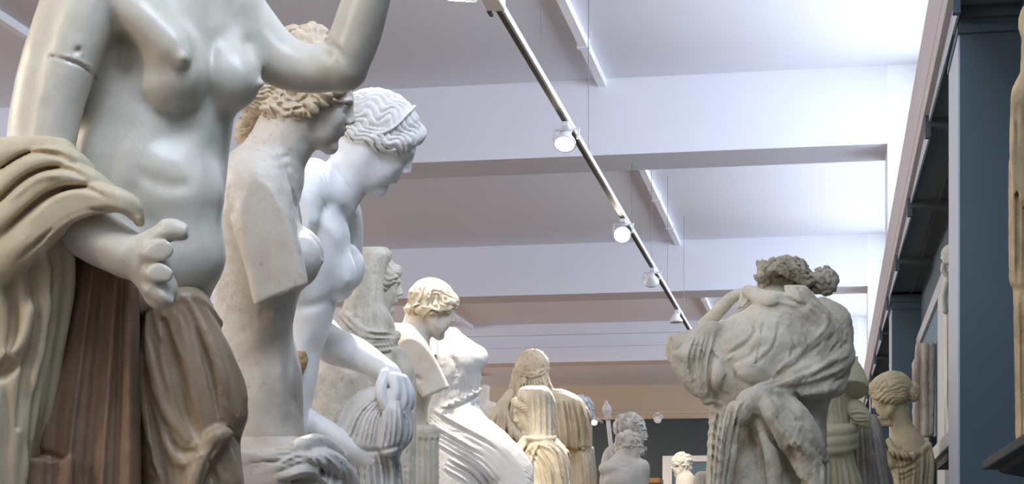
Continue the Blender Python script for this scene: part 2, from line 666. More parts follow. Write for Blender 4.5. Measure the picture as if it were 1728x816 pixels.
        for _ in range(smooth_iter):
            S = np.zeros_like(P); C = np.zeros(len(P))
            for i in range(4):
                a, b = Q[:, i], Q[:, (i + 1) % 4]
                for x in range(3):
                    S[:, x] += np.bincount(a, P[b, x], len(P)) + np.bincount(b, P[a, x], len(P))
                C += np.bincount(a, minlength=len(P)) + np.bincount(b, minlength=len(P))
            P = P * 0.5 + 0.5 * S / np.maximum(C, 1)[:, None]
        d = s.d0 + P[:, 2] * s.sc
        r = (P[:, 0] - PX) / F * d
        X = np.stack([r * CA - d * SA, r * SA + d * CA, EYE + (PY - P[:, 1]) / F * d], 1)
        return link_mesh(name, X, Q, mat, parent, smooth=True)

# ---------------------------------------------------------------- the hall
M_CEIL = plain('ceiling_plaster', (222, 221, 229), 0.85, 0.03, 1.5)
M_BEAM = plain('beam_plaster', (230, 231, 240), 0.8, 0.03, 2)
M_SLATE = plain('slate_blue_paint', (88, 107, 117), 0.7, 0.05, 6, 0.05)
M_SLATE2 = plain('slate_grey_soffit', (104, 110, 112), 0.75, 0.05, 6)
M_TAN = plain('stone_cornice', (196, 184, 182), 0.7, 0.05, 3)
M_PALEGREY = plain('pale_grey_paint_and_lit_side', (190, 198, 208), 0.6, 0.03, 3)
M_ENDDARK = plain('dark_teal_grey_paint', (66, 76, 80), 0.8, 0.05, 3)
M_CREAM = plain('cream_plaster', (208, 190, 168), 0.85, 0.03, 2)
M_WHITEP = plain('white_paint', (240, 240, 240), 0.5, 0.02, 3)


def struct(o):
    o['kind'] = 'structure'
    return o


# parquet floor
mf, nt, bs = new_mat('oak_parquet')
tc = nt.nodes.new('ShaderNodeTexCoord')
br = nt.nodes.new('ShaderNodeTexBrick')
br.inputs['Scale'].default_value = 1.0
br.inputs['Brick Width'].default_value = 0.45
br.inputs['Row Height'].default_value = 0.09
br.inputs['Mortar Size'].default_value = 0.003
br.inputs['Color1'].default_value = lin((156, 130, 104)) + (1,)
br.inputs['Color2'].default_value = lin((134, 110, 86)) + (1,)
br.inputs['Mortar'].default_value = lin((70, 44, 26)) + (1,)
nt.links.new(tc.outputs['Object'], br.inputs['Vector'])
nt.links.new(br.outputs['Color'], bs.inputs['Base Color'])
bs.inputs['Roughness'].default_value = 0.35
struct(MB().box(LEFT_X - .2, 1.2, BACK_Y - .2, END_Y + .2, -0.1, 0).build('floor', mf))
struct(MB().box(LEFT_X - .2, 1.2, BACK_Y - .2, END_Y + .2, CEIL_Z, CEIL_Z + .15).build('ceiling', M_CEIL))

# beams across the hall, each ending on a white pier of the clerestory
for i, y in enumerate(BAYS[:-1]):
    m = MB().box(LEFT_X, PIER_X, y, y + BEAM_D, BEAM_Z, CEIL_Z)
    if i == 6:      # the farthest carries mouldings
        m.box(LEFT_X, PIER_X, y - .05, y, BEAM_Z + .22, BEAM_Z + .26)
        m.box(LEFT_X, PIER_X, y - .09, y, BEAM_Z + .40, BEAM_Z + .56)
    struct(m.build('ceiling_beam', M_BEAM))
    struct(MB().box(PIER_X, 0.98, y, y + BEAM_D, SILL_Z, CEIL_Z).build('clerestory_pier', M_WHITEP))

# clerestory windows: frame with mullions, panes behind
mg, nt, bs = new_mat('window_glass')
bs.inputs['Base Color'].default_value = (0.9, 0.95, 1, 1)
bs.inputs['Roughness'].default_value = 0.05
bs.inputs['Transmission Weight'].default_value = 1.0
bs.inputs['IOR'].default_value = 1.02
for i in range(len(BAYS) - 1):
    y0, y1 = BAYS[i] + BEAM_D, BAYS[i + 1]
    m = MB()
    X0, X1 = 0.84, 0.92
    m.box(X0, X1, y0, y1, SILL_Z, SILL_Z + .08).box(X0, X1, y0, y1, CEIL_Z - .08, CEIL_Z)
    for k in range(5):
        yy = y0 + (y1 - y0) * k / 4
        m.box(X0, X1, max(y0, yy - .035), min(y1, yy + .035), SILL_Z, CEIL_Z)
    w = struct(m.build('window_%d' % (i + 1), M_WHITEP))
    struct(MB().box(0.875, 0.885, y0, y1, SILL_Z + .08, CEIL_Z - .08).build('window_pane', mg, w))

# cornice with its fascia along the right side
prof = [(0.402, 3.53), (0.400, 3.60), (0.403, 3.605), (0.403, 3.615), (0.400, 3.62), (0.398, 3.86), (0.402, 3.865), (0.402, SILL_Z), (0.98, SILL_Z), (0.98, 3.53)]
struct(MB().prism(prof, 'y', BACK_Y, END_Y).build('cornice', M_TAN))
# saw-tooth boards under the cornice, one to each panel of the soffit
YJ = [3.62 + 1.4635 * k for k in range(-2, 17)]
for a, b in zip(YJ[:-1], YJ[1:]):
    m = MB().prism([(a, 3.54), (b, 3.54), (b, 3.505), (a, 3.44)], 'x', .424, .432)
    struct(m.build('fascia_board', M_PALEGREY))
    struct(MB().box(.408, .433, a - .03, a - .002, 3.435, 3.54).build('fascia_block', M_SLATE))
# soffit with ribs
m = MB().box(.425, WALL_X, BACK_Y, END_Y, 3.52, 3.56)
for y in YJ:
    m.box(.432, WALL_X, y - .03, y + .03, 3.48, 3.53)
m.box(.565, .575, BACK_Y, END_Y, 3.505, 3.53)
struct(m.build('soffit', M_SLATE2))
struct(MB().box(WALL_X, 1.0, BACK_Y, END_Y, 0, 3.55).build('wall_right', M_SLATE))
struct(MB().box(0.93, 1.0, BACK_Y, END_Y, 3.55, SILL_Z).build('wall_right_top', M_SLATE))
# engaged pillars
for y in (-5.8, -0.3, 5.16, 10.68, 16.2, 21.7):
    m = MB().box(.44, WALL_X, y, y + .42, 0, 3.5).box(.43, WALL_X, y - .012, y + .432, 3.40, 3.425).box(.425, WALL_X, y - .02, y + .44, 3.45, 3.5)
    p = struct(m.build('pillar', M_SLATE))
    struct(MB().box(.434, .4395, y + .004, y + .416, 0, 3.4).build('pillar_lit_side', M_PALEGREY, p))  # pale plate: light on the gallery side, put into the colour

struct(MB().box(LEFT_X - .2, LEFT_X, BACK_Y, END_Y, 0, CEIL_Z).build('wall_left', M_CREAM))
struct(MB().box(LEFT_X, 1.0, BACK_Y - .2, BACK_Y, 0, CEIL_Z).build('wall_back', M_CREAM))
struct(MB().box(LEFT_X, 1.0, END_Y, END_Y + .2, 0, CEIL_Z).build('wall_front', M_ENDDARK))
struct(MB().box(LEFT_X, .9, END_Y - .03, END_Y, 4.62, CEIL_Z).build('wall_front_frieze', M_CREAM))
m = MB().box(LEFT_X, .9, END_Y - .06, END_Y, 4.48, 4.52).box(LEFT_X, .9, END_Y - .10, END_Y, 4.58, 4.63).box(LEFT_X, .9, END_Y - .05, END_Y, 4.52, 4.58)
struct(m.build('trim_1', M_CREAM))

# ---------------------------------------------------------------- heads, hands and hair shared by the statues
def look(yaw=0, pitch=0, roll=0):
    """columns: forward, up, side in u, v, w. yaw 0 looks to the right, 90 to the viewer, -90 away, 180 to the left; pitch > 0 looks down"""
    y, p, r = radians(yaw), radians(pitch), radians(roll)
    f = np.array([cos(p) * cos(y), sin(p), -cos(p) * sin(y)])
    up = np.array([sin(p) * cos(y), -cos(p), -sin(p) * sin(y)])
    sd = np.cross(f, up)
    up, sd = up * cos(r) + sd * sin(r), sd * cos(r) - up * sin(r)
    return np.stack([f, up, sd], 1)


def face(c, ctr, H, R, k=1.0, beard=False, male=False, ear=True, smooth=1.0, detail=True):
    """a classical head, chin to crown H high; local x forward, y up, z to the side"""
    kk = lambda q: q * H * smooth
    c.frame(ctr, R, H)
    c.ell((-.06, .13, 0), (.40, .35, .30), k=kk(.03))
    c.ell((.10, -.10, 0), (.25, .36, .235), k=kk(.06))
    c.ell((.17, .10, 0), (.215, .20, .235), k=kk(.06))
    for s in (-1, 1):
        c.chain([(-.08, -.10, s * .22, .085), (-.04, -.24, s * .20, .08), (.12, -.36, s * .13, .08), (.235, -.425, s * .02, .065)], k=kk(.06), n=3)
        c.ell((.225, -.10, s * .125), (.12, .14, .10), k=kk(.08))
        c.ell((.17, -.24, s * .12), (.12, .14, .09), k=kk(.08))
    c.ell((.262, -.42, 0), (.075, .07, .08), k=kk(.06))
    c.ell((.265, -.23, 0), (.10, .12, .125), k=kk(.06))
    if detail:
        for s in (-1, 1):
            c.ell((.375, .015, s * .125), (.085, .055, .085), k=kk(.035), op='-')
            c.ell((.285, .01, s * .12), (.068, .062, .068), k=kk(.008))
            c.chain([(.345, .032, s * .055, .010), (.358, .052, s * .12, .012), (.315, .030, s * .195, .010)], k=kk(.012), n=4)      # upper lid
            c.chain([(.345, .002, s * .06, .008), (.347, -.024, s * .12, .009), (.312, -.002, s * .19, .008)], k=kk(.012), n=4)
            c.chain([(.375, .085, s * .045, .018), (.375, .108, s * .12, .02), (.30, .085, s * .215, .016)], k=kk(.04), n=4)     # brow
    c.chain([(.325, .12, 0, .055), (.345, .0, 0, .062), (.365, -.10, 0, .066)], k=kk(.03), n=4)
    c.chain([(.358, .12, 0, .03), (.392, .0, 0, .032), (.424, -.088, 0, .036)], k=kk(.02), n=4)
    c.ell((.430, -.105, 0), (.036, .03, .038), k=kk(.012))
    if detail:
        for s in (-1, 1):
            c.ell((.392, -.122, s * .048), (.042, .028, .026), k=kk(.015))
        c.ell((.385, -.178, 0), (.03, .025, .02), k=kk(.02), op='-')
        for s in (-1, 1):
            c.chain([(.372, -.208, 0, .021), (.362, -.212, s * .04, .018), (.322, -.228, s * .085, .008)], k=kk(.014), n=4)
            c.chain([(.360, -.262, 0, .023), (.348, -.258, s * .04, .019), (.318, -.236, s * .08, .008)], k=kk(.014), n=4)
        c.chain([(.376, -.235, -.05, .005), (.388, -.235, 0, .006), (.376, -.235, .05, .005)], k=kk(.01), op='-', n=3)
        c.chain([(.352, -.325, -.04, .02), (.366, -.322, 0, .024), (.352, -.325, .04, .02)], k=kk(.035), op='-', n=3)
    if ear:
        for s in (-1, 1):
            c.chain([(-.02, -.10, s * .255, .022), (-.065, -.02, s * .29, .028), (-.06, .065, s * .295, .024), (-.005, .06, s * .28, .018), (.0, .0, s * .262, .014)], k=kk(.015), n=4)
            c.ell((-.02, -.12, s * .258), (.022, .03, .02), k=kk(.015))
    c.frame()
    return c


def to_local(ctr, R, H):
    ctr = np.asarray(ctr, float)

    def f(u, v, w):
        a, b, e = (u - ctr[0]) / H, (v - ctr[1]) / H, (w - ctr[2]) / H
        return (a * R[0, 0] + b * R[1, 0] + e * R[2, 0], a * R[0, 1] + b * R[1, 1] + e * R[2, 1], a * R[0, 2] + b * R[1, 2] + e * R[2, 2])
    return f


def wavy_hair(ctr, R, H, amp=.022, freq=15, wave=1.3, wl=16, seed=0):
    """strands that run from the parting to the nape, in waves"""
    g = to_local(ctr, R, H)

    def f(u, v, w, face):
        x, y, z = g(u, v, w)
        phi = np.arctan2(np.abs(z), y + .05)
        n = vnoise(x * 6, y * 6, z * 6, seed)
        t = freq * phi + wave * np.sin(wl * x + 2 * phi + 1.5 * n) + 1.6 * n
        r = 1 - np.abs(np.sin(t))
        return H * amp * (1.1 - 1.7 * r ** 1.6) + H * .008 * vnoise(x * 25, y * 25, z * 25, seed + 1)
    return f


def curly_hair(ctr, R, H, amp=.03, scale=7, k=2.6, seed=0):
    """close curls: the contour rings of a slow noise"""
    g = to_local(ctr, R, H)

    def f(u, v, w, face):
        x, y, z = g(u, v, w)
        a = vnoise(x * scale, y * scale, z * scale, seed)
        b = vnoise(x * scale + 7.3, y * scale - 3.1, z * scale + 1.7, seed + 5)
        q = np.sin(k * pi * (a + .35 * b))
        return H * amp * (q * .8 + .9 * np.abs(a) - .55)
    return f


def combed_hair(ctr, R, H, amp=.02, freq=22, seed=0, axis=(0, 1, 0)):
    """fine strands that fall from the crown"""
    g = to_local(ctr, R, H)

    def f(u, v, w, face):
        x, y, z = g(u, v, w)
        th = np.arctan2(z, x)
        n = vnoise(x * 5, y * 5, z * 5, seed)
        t = freq * th + 3.0 * n + 1.0 * np.sin(14 * y + 2 * n)
        return H * amp * (.6 - 1.4 * (1 - np.abs(np.sin(t))) ** 2)
    return f


def pits(scale, amp, seed=0, thr=.45):
    """weathered surface: small losses and a slow unevenness"""
    def f(u, v, w, face):
        a = vnoise(u / scale, v / scale, w / scale, seed)
        b = vnoise(u / (scale * .4), v / (scale * .4), w / (scale * .4), seed + 1)
        return amp * (.6 * a + .4 * b) - amp * 1.8 * np.clip(a * .6 + b * .6 - thr, 0, 1)
    return f


def crepe(angle, period, amp, seed=0, front=False):
    """thin cloth: fine uneven pleats that run at an angle (degrees, 0 = level, 90 = upright) and come and go"""
    a = radians(angle)

    def f(u, v, w, face):
        x, y = u * cos(a) + v * sin(a), -u * sin(a) + v * cos(a)
        n = vnoise(u / 45, v / 45, w / 45, seed)
        t = y / period * pi + 4.0 * n + .8 * vnoise(x / (period * 5), y / (period * 2), w / 40, seed + 1)
        m = np.clip(.55 + .9 * vnoise(x / (period * 7), y / (period * 4), w / 30, seed + 2), 0, 1)
        q = amp * m * (1 - 1.6 * np.abs(np.sin(t)))
        return q * face if front else q
    return f

# ---------------------------------------------------------------- nearest statue: woman with a mantle over her lowered arm
PODIUM_Z = 0.95
M_A = stone('ivory_marble', (212, 207, 192), (170, 154, 126), 0.4, 4, 0.34, 0.10, 0.10)
M_A_CLOTH = stone('ivory_marble_cloth', (202, 188, 158), (140, 112, 78), 0.5, 3.5, 0.5, 0.15, 0.2, off=3)
M_A_DARK = stone('brown_shaded_marble', (150, 122, 96), (84, 60, 44), 0.8, 3, 0.6, 0.2, 0.3, off=7)
M_CRACK = plain('dark_crack', (70, 62, 54), 0.9)


def statue(name, u, d, label, cat='statue', z=None, group=None):
    p = world_pt(u, 900, d)
    return empty(name, (p.x, p.y, PODIUM_Z if z is None else z), label, cat, group)


def vpod(d, z=None):
    """the v at which the podium top lies, d metres off"""
    return PY + (EYE - (PODIUM_Z if z is None else z)) * F / d


def build_near_woman():
    d0 = 2.3
    st = statue('draped_woman_statue', 240, d0, 'nearest ivory marble statue of a bare-chested woman, one arm raised, mantle over her lowered arm')
    vb = vpod(d0)
    c = Clay(d0, (-60, 710, -400, 620, -270, 170), 3.2)
    R = rot(turn=-37)
    c.frame((265, 0, 0), R)
    rows = []
    for v, uc, hw, b in ((-70, 290, 90, 62), (-35, 296, 116, 72), (0, 297, 118, 80), (50, 297, 120, 88), (110, 293, 124, 90), (160, 275, 124, 84), (210, 267, 129, 84), (260, 255, 135, 86),
                         (300, 250, 136, 88), (350, 245, 133, 88), (400, 238, 128, 92), (450, 240, 126, 94), (500, 242, 112, 84), (530, 246, 92, 70)):
        a = hw / 0.92
        x = (uc - 265) / 0.8
        rows.append((v, x - a, x + a, -b, b))
    c.loft(rows, 10, p=2.25, cap=25)
    c.frame()
    # chest and belly forms
    c.chain([(168, 10, -45, 50), (172, 100, -34, 52), (160, 190, -24, 46), (158, 280, -14, 42)], 22)
    c.ell((288, 124, -58), (62, 70, 64), R=rot(roll=8), k=32)
    c.ell((387, 129, 8), (55, 60, 58), k=32)
    c.ell((306, 100, -117), (15, 15, 10), k=8)
    c.ell((307, 99, -126), (7, 7, 7), k=4)
    c.ell((440, 141, -10), (6, 6, 6), k=9)
    c.chain([(165, -30, -80, 46), (215, 10, -95, 42), (280, 70, -100, 38)], 30)
    c.chain([(370, -40, 40, 36), (392, 20, 40, 40), (392, 80, 30, 36)], 25)
    c.ell((285, 330, -40), (92, 84, 70), k=40)          # belly
    c.ell((300, 430, -40), (80, 70, 66), k=40)
    # neck and head (above the frame of the photograph)
    hc, H, R = (322, -222, -14), 232, look(38, 4)
    face(c, hc, H, R)
    c.chain([(290, -60, -5, 62), (300, -110, -8, 48), (308, -160, -10, 48)], 22)
    # lowered right arm
    c.chain([(160, -50, -70, 70), (128, 30, -88, 68), (92, 130, -104, 64), (72, 220, -118, 60), (64, 300, -132, 57)], 16)
    c.ell((150, -40, -76), (72, 66, 62), k=20)
    c.chain([(64, 300, -132, 57), (110, 352, -160, 54), (165, 400, -190, 47), (214, 428, -212, 40)], 12)
    # hand with broken fingers
    c.chain([(205, 424, -210, 38), (244, 444, -226, 38), (268, 484, -230, 30)], 10, flat=0.8)
    c.ell((272, 494, -232), (26, 28, 22), R=rot(roll=35), k=12)
    c.chain([(232, 418, -232, 20), (262, 400, -246, 19), (290, 391, -252, 17), (306, 391, -254, 16)], 6)   # thumb
    c.ell((286, 378, -252), (20, 10, 13), k=8)
    c.chain([(250, 428, -246, 20), (268, 422, -262, 19), (278, 420, -276, 18)], 5)      # broken index
    c.chain([(256, 462, -250, 18), (270, 460, -266, 16), (282, 464, -272, 13)], 5)       # broken middle
    c.chain([(256, 486, -248, 16), (274, 500, -252, 12), (284, 508, -250, 9)], 6)        # stump of the others
    c.cut((318, 391, -254), (1, -0.05, -0.25), 1, lo=(300, 360, -290), hi=(340, 420, -220))
    c.cut((276, 420, -284), (0.25, -0.05, -1), 1, lo=(248, 398, -300), hi=(300, 443, -268))
    c.cut((284, 466, -276), (0.8, 0.3, -0.6), 1, lo=(262, 446, -300), hi=(300, 484, -250))
    # raised left arm
    c.chain([(372, 0, 62, 66), (412, 44, 66, 54), (470, 100, 62, 46), (530, 116, 54, 42), (578, 102, 46, 44)], 18)
    c.chain([(578, 108, 46, 45), (600, 60, 36, 43), (618, 0, 24, 41), (638, -80, 8, 35), (650, -170, -10, 27), (655, -215, -18, 24)], 3)
    c.ell((578, 118, 48), (36, 34, 34), k=14)
    c.chain([(655, -205, -18, 25), (652, -240, -24, 29), (648, -268, -28, 28)], 6, flat=0.6)
    for (x0, x1, x2, y2, z2) in ((632, 620, 604, -362, -52), (644, 638, 626, -378, -58), (656, 656, 648, -376, -58), (666, 672, 668, -356, -50)):
        c.chain([(x0, -272, -28, 12), (x1, -318, -36, 11), (x2, y2, z2, 8)], 3)
    c.chain([(634, -236, -30, 13), (606, -262, -44, 11), (590, -292, -56, 8)], 4)
    # modelling
    c.stroke([(344, -10), (352, 80), (354, 150), (356, 205)], 16, -6)
    c.stroke([(356, 205), (359, 270), (356, 330), (350, 382)], 15, -3.5)
    c.stroke([(356, 205), (330, 245), (290, 268), (240, 268)], 26, 3.5)      # arch of the ribs
    c.stroke([(222, 280), (250, 302), (290, 314), (330, 310)], 15, -4)
    c.stroke([(222, 300), (232, 350), (262, 392)], 18, -4)
    c.stroke([(180, 330), (215, 372), (262, 402), (330, 412)], 16, -3)
    c.stroke([(236, 152), (258, 186), (300, 196), (338, 178)], 16, -4)      # fold under the breast
    c.stroke([(205, 50), (212, 90), (206, 128)], 14, -8)
    c.stroke([(556, 70), (546, 84), (560, 100)], 9, -5)
    c.stroke([(540, 66), (570, 84), (582, 108)], 6, -4)
    c.stroke([(412, 58), (420, 92), (440, 140)], 10, -4)
    # mended break round the upper arm
    c.stroke([(78, 94), (98, 98), (120, 104), (142, 114), (158, 128), (165, 140)], 2.2, -4, taper=0.1)
    c.stroke([(98, 91), (124, 98), (148, 110), (160, 121)], 3, 1.6)
    c.stroke([(130, 86), (132, 84)], 4.5, -6, taper=0)
    c.stroke([(236, 440), (240, 470), (262, 500)], 5, -2.5)
    c.fn(lambda u, v, w, f: 0.7 * vnoise(u / 26, v / 26, w / 26, 3))
    c.mesh('body', M_A, st)
    hr = Clay(d0, (200, 440, -380, -90, -150, 130), 3.2)
    hr.frame(hc, R, H)
    hr.ell((-.08, .16, 0), (.45, .38, .36), k=6)
    for q in (-1, 1):
        hr.chain([(.30, .33, q * .05, .08), (.25, .23, q * .19, .085), (.11, .07, q * .28, .08), (-.10, -.06, q * .30, .09), (-.32, -.10, q * .18, .12)], k=8)
    hr.ell((-.50, .0, 0), (.18, .18, .18), k=10)
    hr.ell((.47, .0, 0), (.27, .26, .30), k=8, op='-')
    hr.frame()
    hr.fn(wavy_hair(hc, R, H, .026, 15, 1.2, 18, 6))
    hr.mesh('hair', M_A, st)

    # mantle: rolls over the forearm, then long hanging folds
    m = Clay(d0, (-170, 262, 228, vb, -260, 60), 3.2)
    m.chain([(-90, 330, -160, 40), (-20, 275, -172, 36), (45, 252, -186, 24), (100, 250, -190, 18), (126, 262, -176, 12)], 5)
    m.chain([(-80, 380, -170, 44), (0, 320, -196, 34), (60, 275, -206, 26), (115, 270, -208, 22), (148, 288, -196, 15)], 4)
    m.chain([(-60, 430, -180, 46), (20, 360, -212, 34), (85, 306, -222, 26), (140, 300, -224, 21), (182, 320, -212, 15)], 4)
    m.chain([(-30, 470, -190, 44), (55, 400, -224, 36), (120, 345, -236, 27), (180, 332, -238, 22), (222, 348, -232, 18), (236, 374, -222, 9)], 4)
    m.chain([(20, 430, -210, 30), (80, 380, -240, 20), (140, 350, -246, 16), (200, 350, -246, 12), (230, 370, -240, 6)], 8)
    m.loft([(300, -96, 60, -205, -80), (360, -110, 110, -224, -60), (420, -112, 128, -226, -50), (470, -110, 124, -218, -46), (560, -106, 106, -212, -40), (660, -100, 86, -206, -36),
            (757, -96, 64, -200, -34), (840, -94, 46, -200, -34), (1100, -96, 30, -190, -40), (vb, -110, 40, -190, -30)], 10, p=2.5, cap=40)
    for x in (-40, -66, -88):
        m.drape([(x, 440), (x - 4, 600), (x - 6, 800), (x - 4, 1100)], 12, 8)
    for pts, r in (([(108, 400), (118, 450), (102, 560), (80, 680), (62, 770), (46, 900)], 13), ([(72, 420), (82, 490), (60, 620), (42, 760), (24, 900)], 15), ([(36, 470), (40, 560), (22, 640), (28, 720), (14, 900)], 14), ([(0, 480), (6, 560), (-6, 700), (-10, 900)], 13)):
        m.drape(pts, r, 8)
    for pts, r in (([(92, 440), (90, 540), (64, 670), (44, 820)], 8), ([(56, 450), (60, 540), (42, 640), (30, 720)], 9), ([(20, 480), (24, 560), (10, 618), (-2, 640)], 10), ([(-14, 500), (-14, 700)], 9)):
        m.drape(pts, r, 7, op='-', sink=.2)
    for (pts, wd, am) in (([(-20, 302), (40, 262), (92, 260), (124, 274)], 5, -12), ([(-20, 356), (46, 296), (104, 284), (146, 300)], 5, -14),
                          ([(0, 396), (76, 330), (136, 316), (180, 334)], 5, -14), ([(30, 440), (106, 372), (164, 352), (224, 366)], 4, -10),
                          ([(10, 340), (64, 300), (110, 296)], 7, 5), ([(66, 400), (128, 360), (190, 342)], 6, 6), ([(36, 384), (90, 336), (140, 322)], 6, 5),
                          ([(0, 606), (26, 590), (44, 560), (60, 500)], 12, 10), ([(-6, 640), (20, 622), (36, 604)], 9, -10)):
        m.stroke(pts, wd, am)
    m.fn(lambda u, v, w, f: 1.4 * vnoise(u / 18, v / 40, w / 18, 4))
    m.mesh('mantle', M_A_CLOTH, st)

    # the fluted support beside her; the mantle's shade is put into its brown colour
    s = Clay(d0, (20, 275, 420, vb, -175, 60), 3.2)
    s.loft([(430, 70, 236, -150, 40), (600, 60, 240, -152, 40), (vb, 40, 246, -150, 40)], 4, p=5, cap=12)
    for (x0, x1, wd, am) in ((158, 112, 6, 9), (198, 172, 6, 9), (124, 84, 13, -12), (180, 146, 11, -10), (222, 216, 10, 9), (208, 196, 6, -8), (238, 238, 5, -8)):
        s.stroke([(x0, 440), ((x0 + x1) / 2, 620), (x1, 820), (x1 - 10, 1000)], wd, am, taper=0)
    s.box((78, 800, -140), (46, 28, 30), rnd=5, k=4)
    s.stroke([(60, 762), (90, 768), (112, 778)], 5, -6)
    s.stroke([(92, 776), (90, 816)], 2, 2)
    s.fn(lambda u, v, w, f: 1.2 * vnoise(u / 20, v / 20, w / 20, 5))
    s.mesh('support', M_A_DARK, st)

    # cloth round the hips, gathered in a knot
    k = Clay(d0, (215, 440, 470, vb, -150, 160), 3.0)
    k.loft([(478, 255, 340, -92, 30), (500, 240, 352, -118, 60), (545, 232, 368, -124, 80), (594, 228, 393, -128, 95), (655, 226, 413, -130, 100), (696, 226, 419, -128, 105), (748, 226, 406, -124, 105),
            (816, 232, 412, -122, 105), (1000, 226, 420, -120, 105), (vb - 60, 220, 430, -120, 110), (vb, 200, 440, -140, 130)], 6, p=2.4, cap=14)
    k.chain([(286, 506, -112, 12), (318, 500, -106, 10), (345, 514, -76, 9), (368, 545, -20, 9)], 6)
    k.chain([(340, 752, -118, 14), (366, 736, -118, 17), (384, 728, -100, 12)], 8)
    k.chain([(372, 738, -112, 15), (340, 778, -124, 17), (318, 840, -128, 19), (310, 900, -124, 18)], 6)
    for pts, r in (([(248, 528), (256, 610), (278, 690), (316, 744)], 11), ([(318, 506), (348, 572), (372, 640), (386, 712)], 12), ([(346, 520), (384, 594), (409, 656), (413, 708)], 8),
                   ([(238, 600), (248, 700), (268, 776), (284, 840)], 11), ([(262, 690), (288, 760), (312, 782), (338, 768)], 10), ([(300, 520), (316, 600), (330, 670), (346, 728)], 6), ([(384, 752), (394, 790), (404, 840)], 9)):
        k.drape(pts, r, 4, sink=.15)
    for pts, r in (([(276, 540), (292, 610), (314, 690), (334, 738)], 13), ([(332, 556), (352, 620), (368, 700)], 7), ([(366, 570), (390, 640), (400, 700)], 5),
                   ([(252, 680), (268, 766), (280, 840)], 8), ([(284, 730), (304, 760), (328, 760)], 5), ([(384, 718), (400, 736), (408, 752)], 5), ([(356, 780), (366, 810), (372, 850)], 6)):
        k.drape(pts, r, 4, op='-', sink=0)
    k.stroke([(372, 745), (350, 778), (336, 830)], 4, -5)
    k.stroke([(378, 752), (360, 786), (346, 830)], 4, -4)
    k.fn(crepe(72, 14, 1.0, 7, True))
    k.mesh('hip_cloth', M_A_CLOTH2, st)
    return st


M_A_CLOTH2 = stone('honey_marble_cloth', (176, 156, 128), (112, 84, 58), 0.6, 4, 0.45, 0.15, 0.25, off=5)
build_near_woman()

# ---------------------------------------------------------------- second: woman without arms
M_B = stone('grey_ivory_marble', (214, 208, 198), (160, 138, 108), 0.55, 6, 0.42, 0.2, 0.3, off=11)
M_B_HAIR = stone('tan_marble_hair', (206, 190, 164), (140, 108, 74), 0.6, 9, 0.55, 0.2, 0.3, off=12)


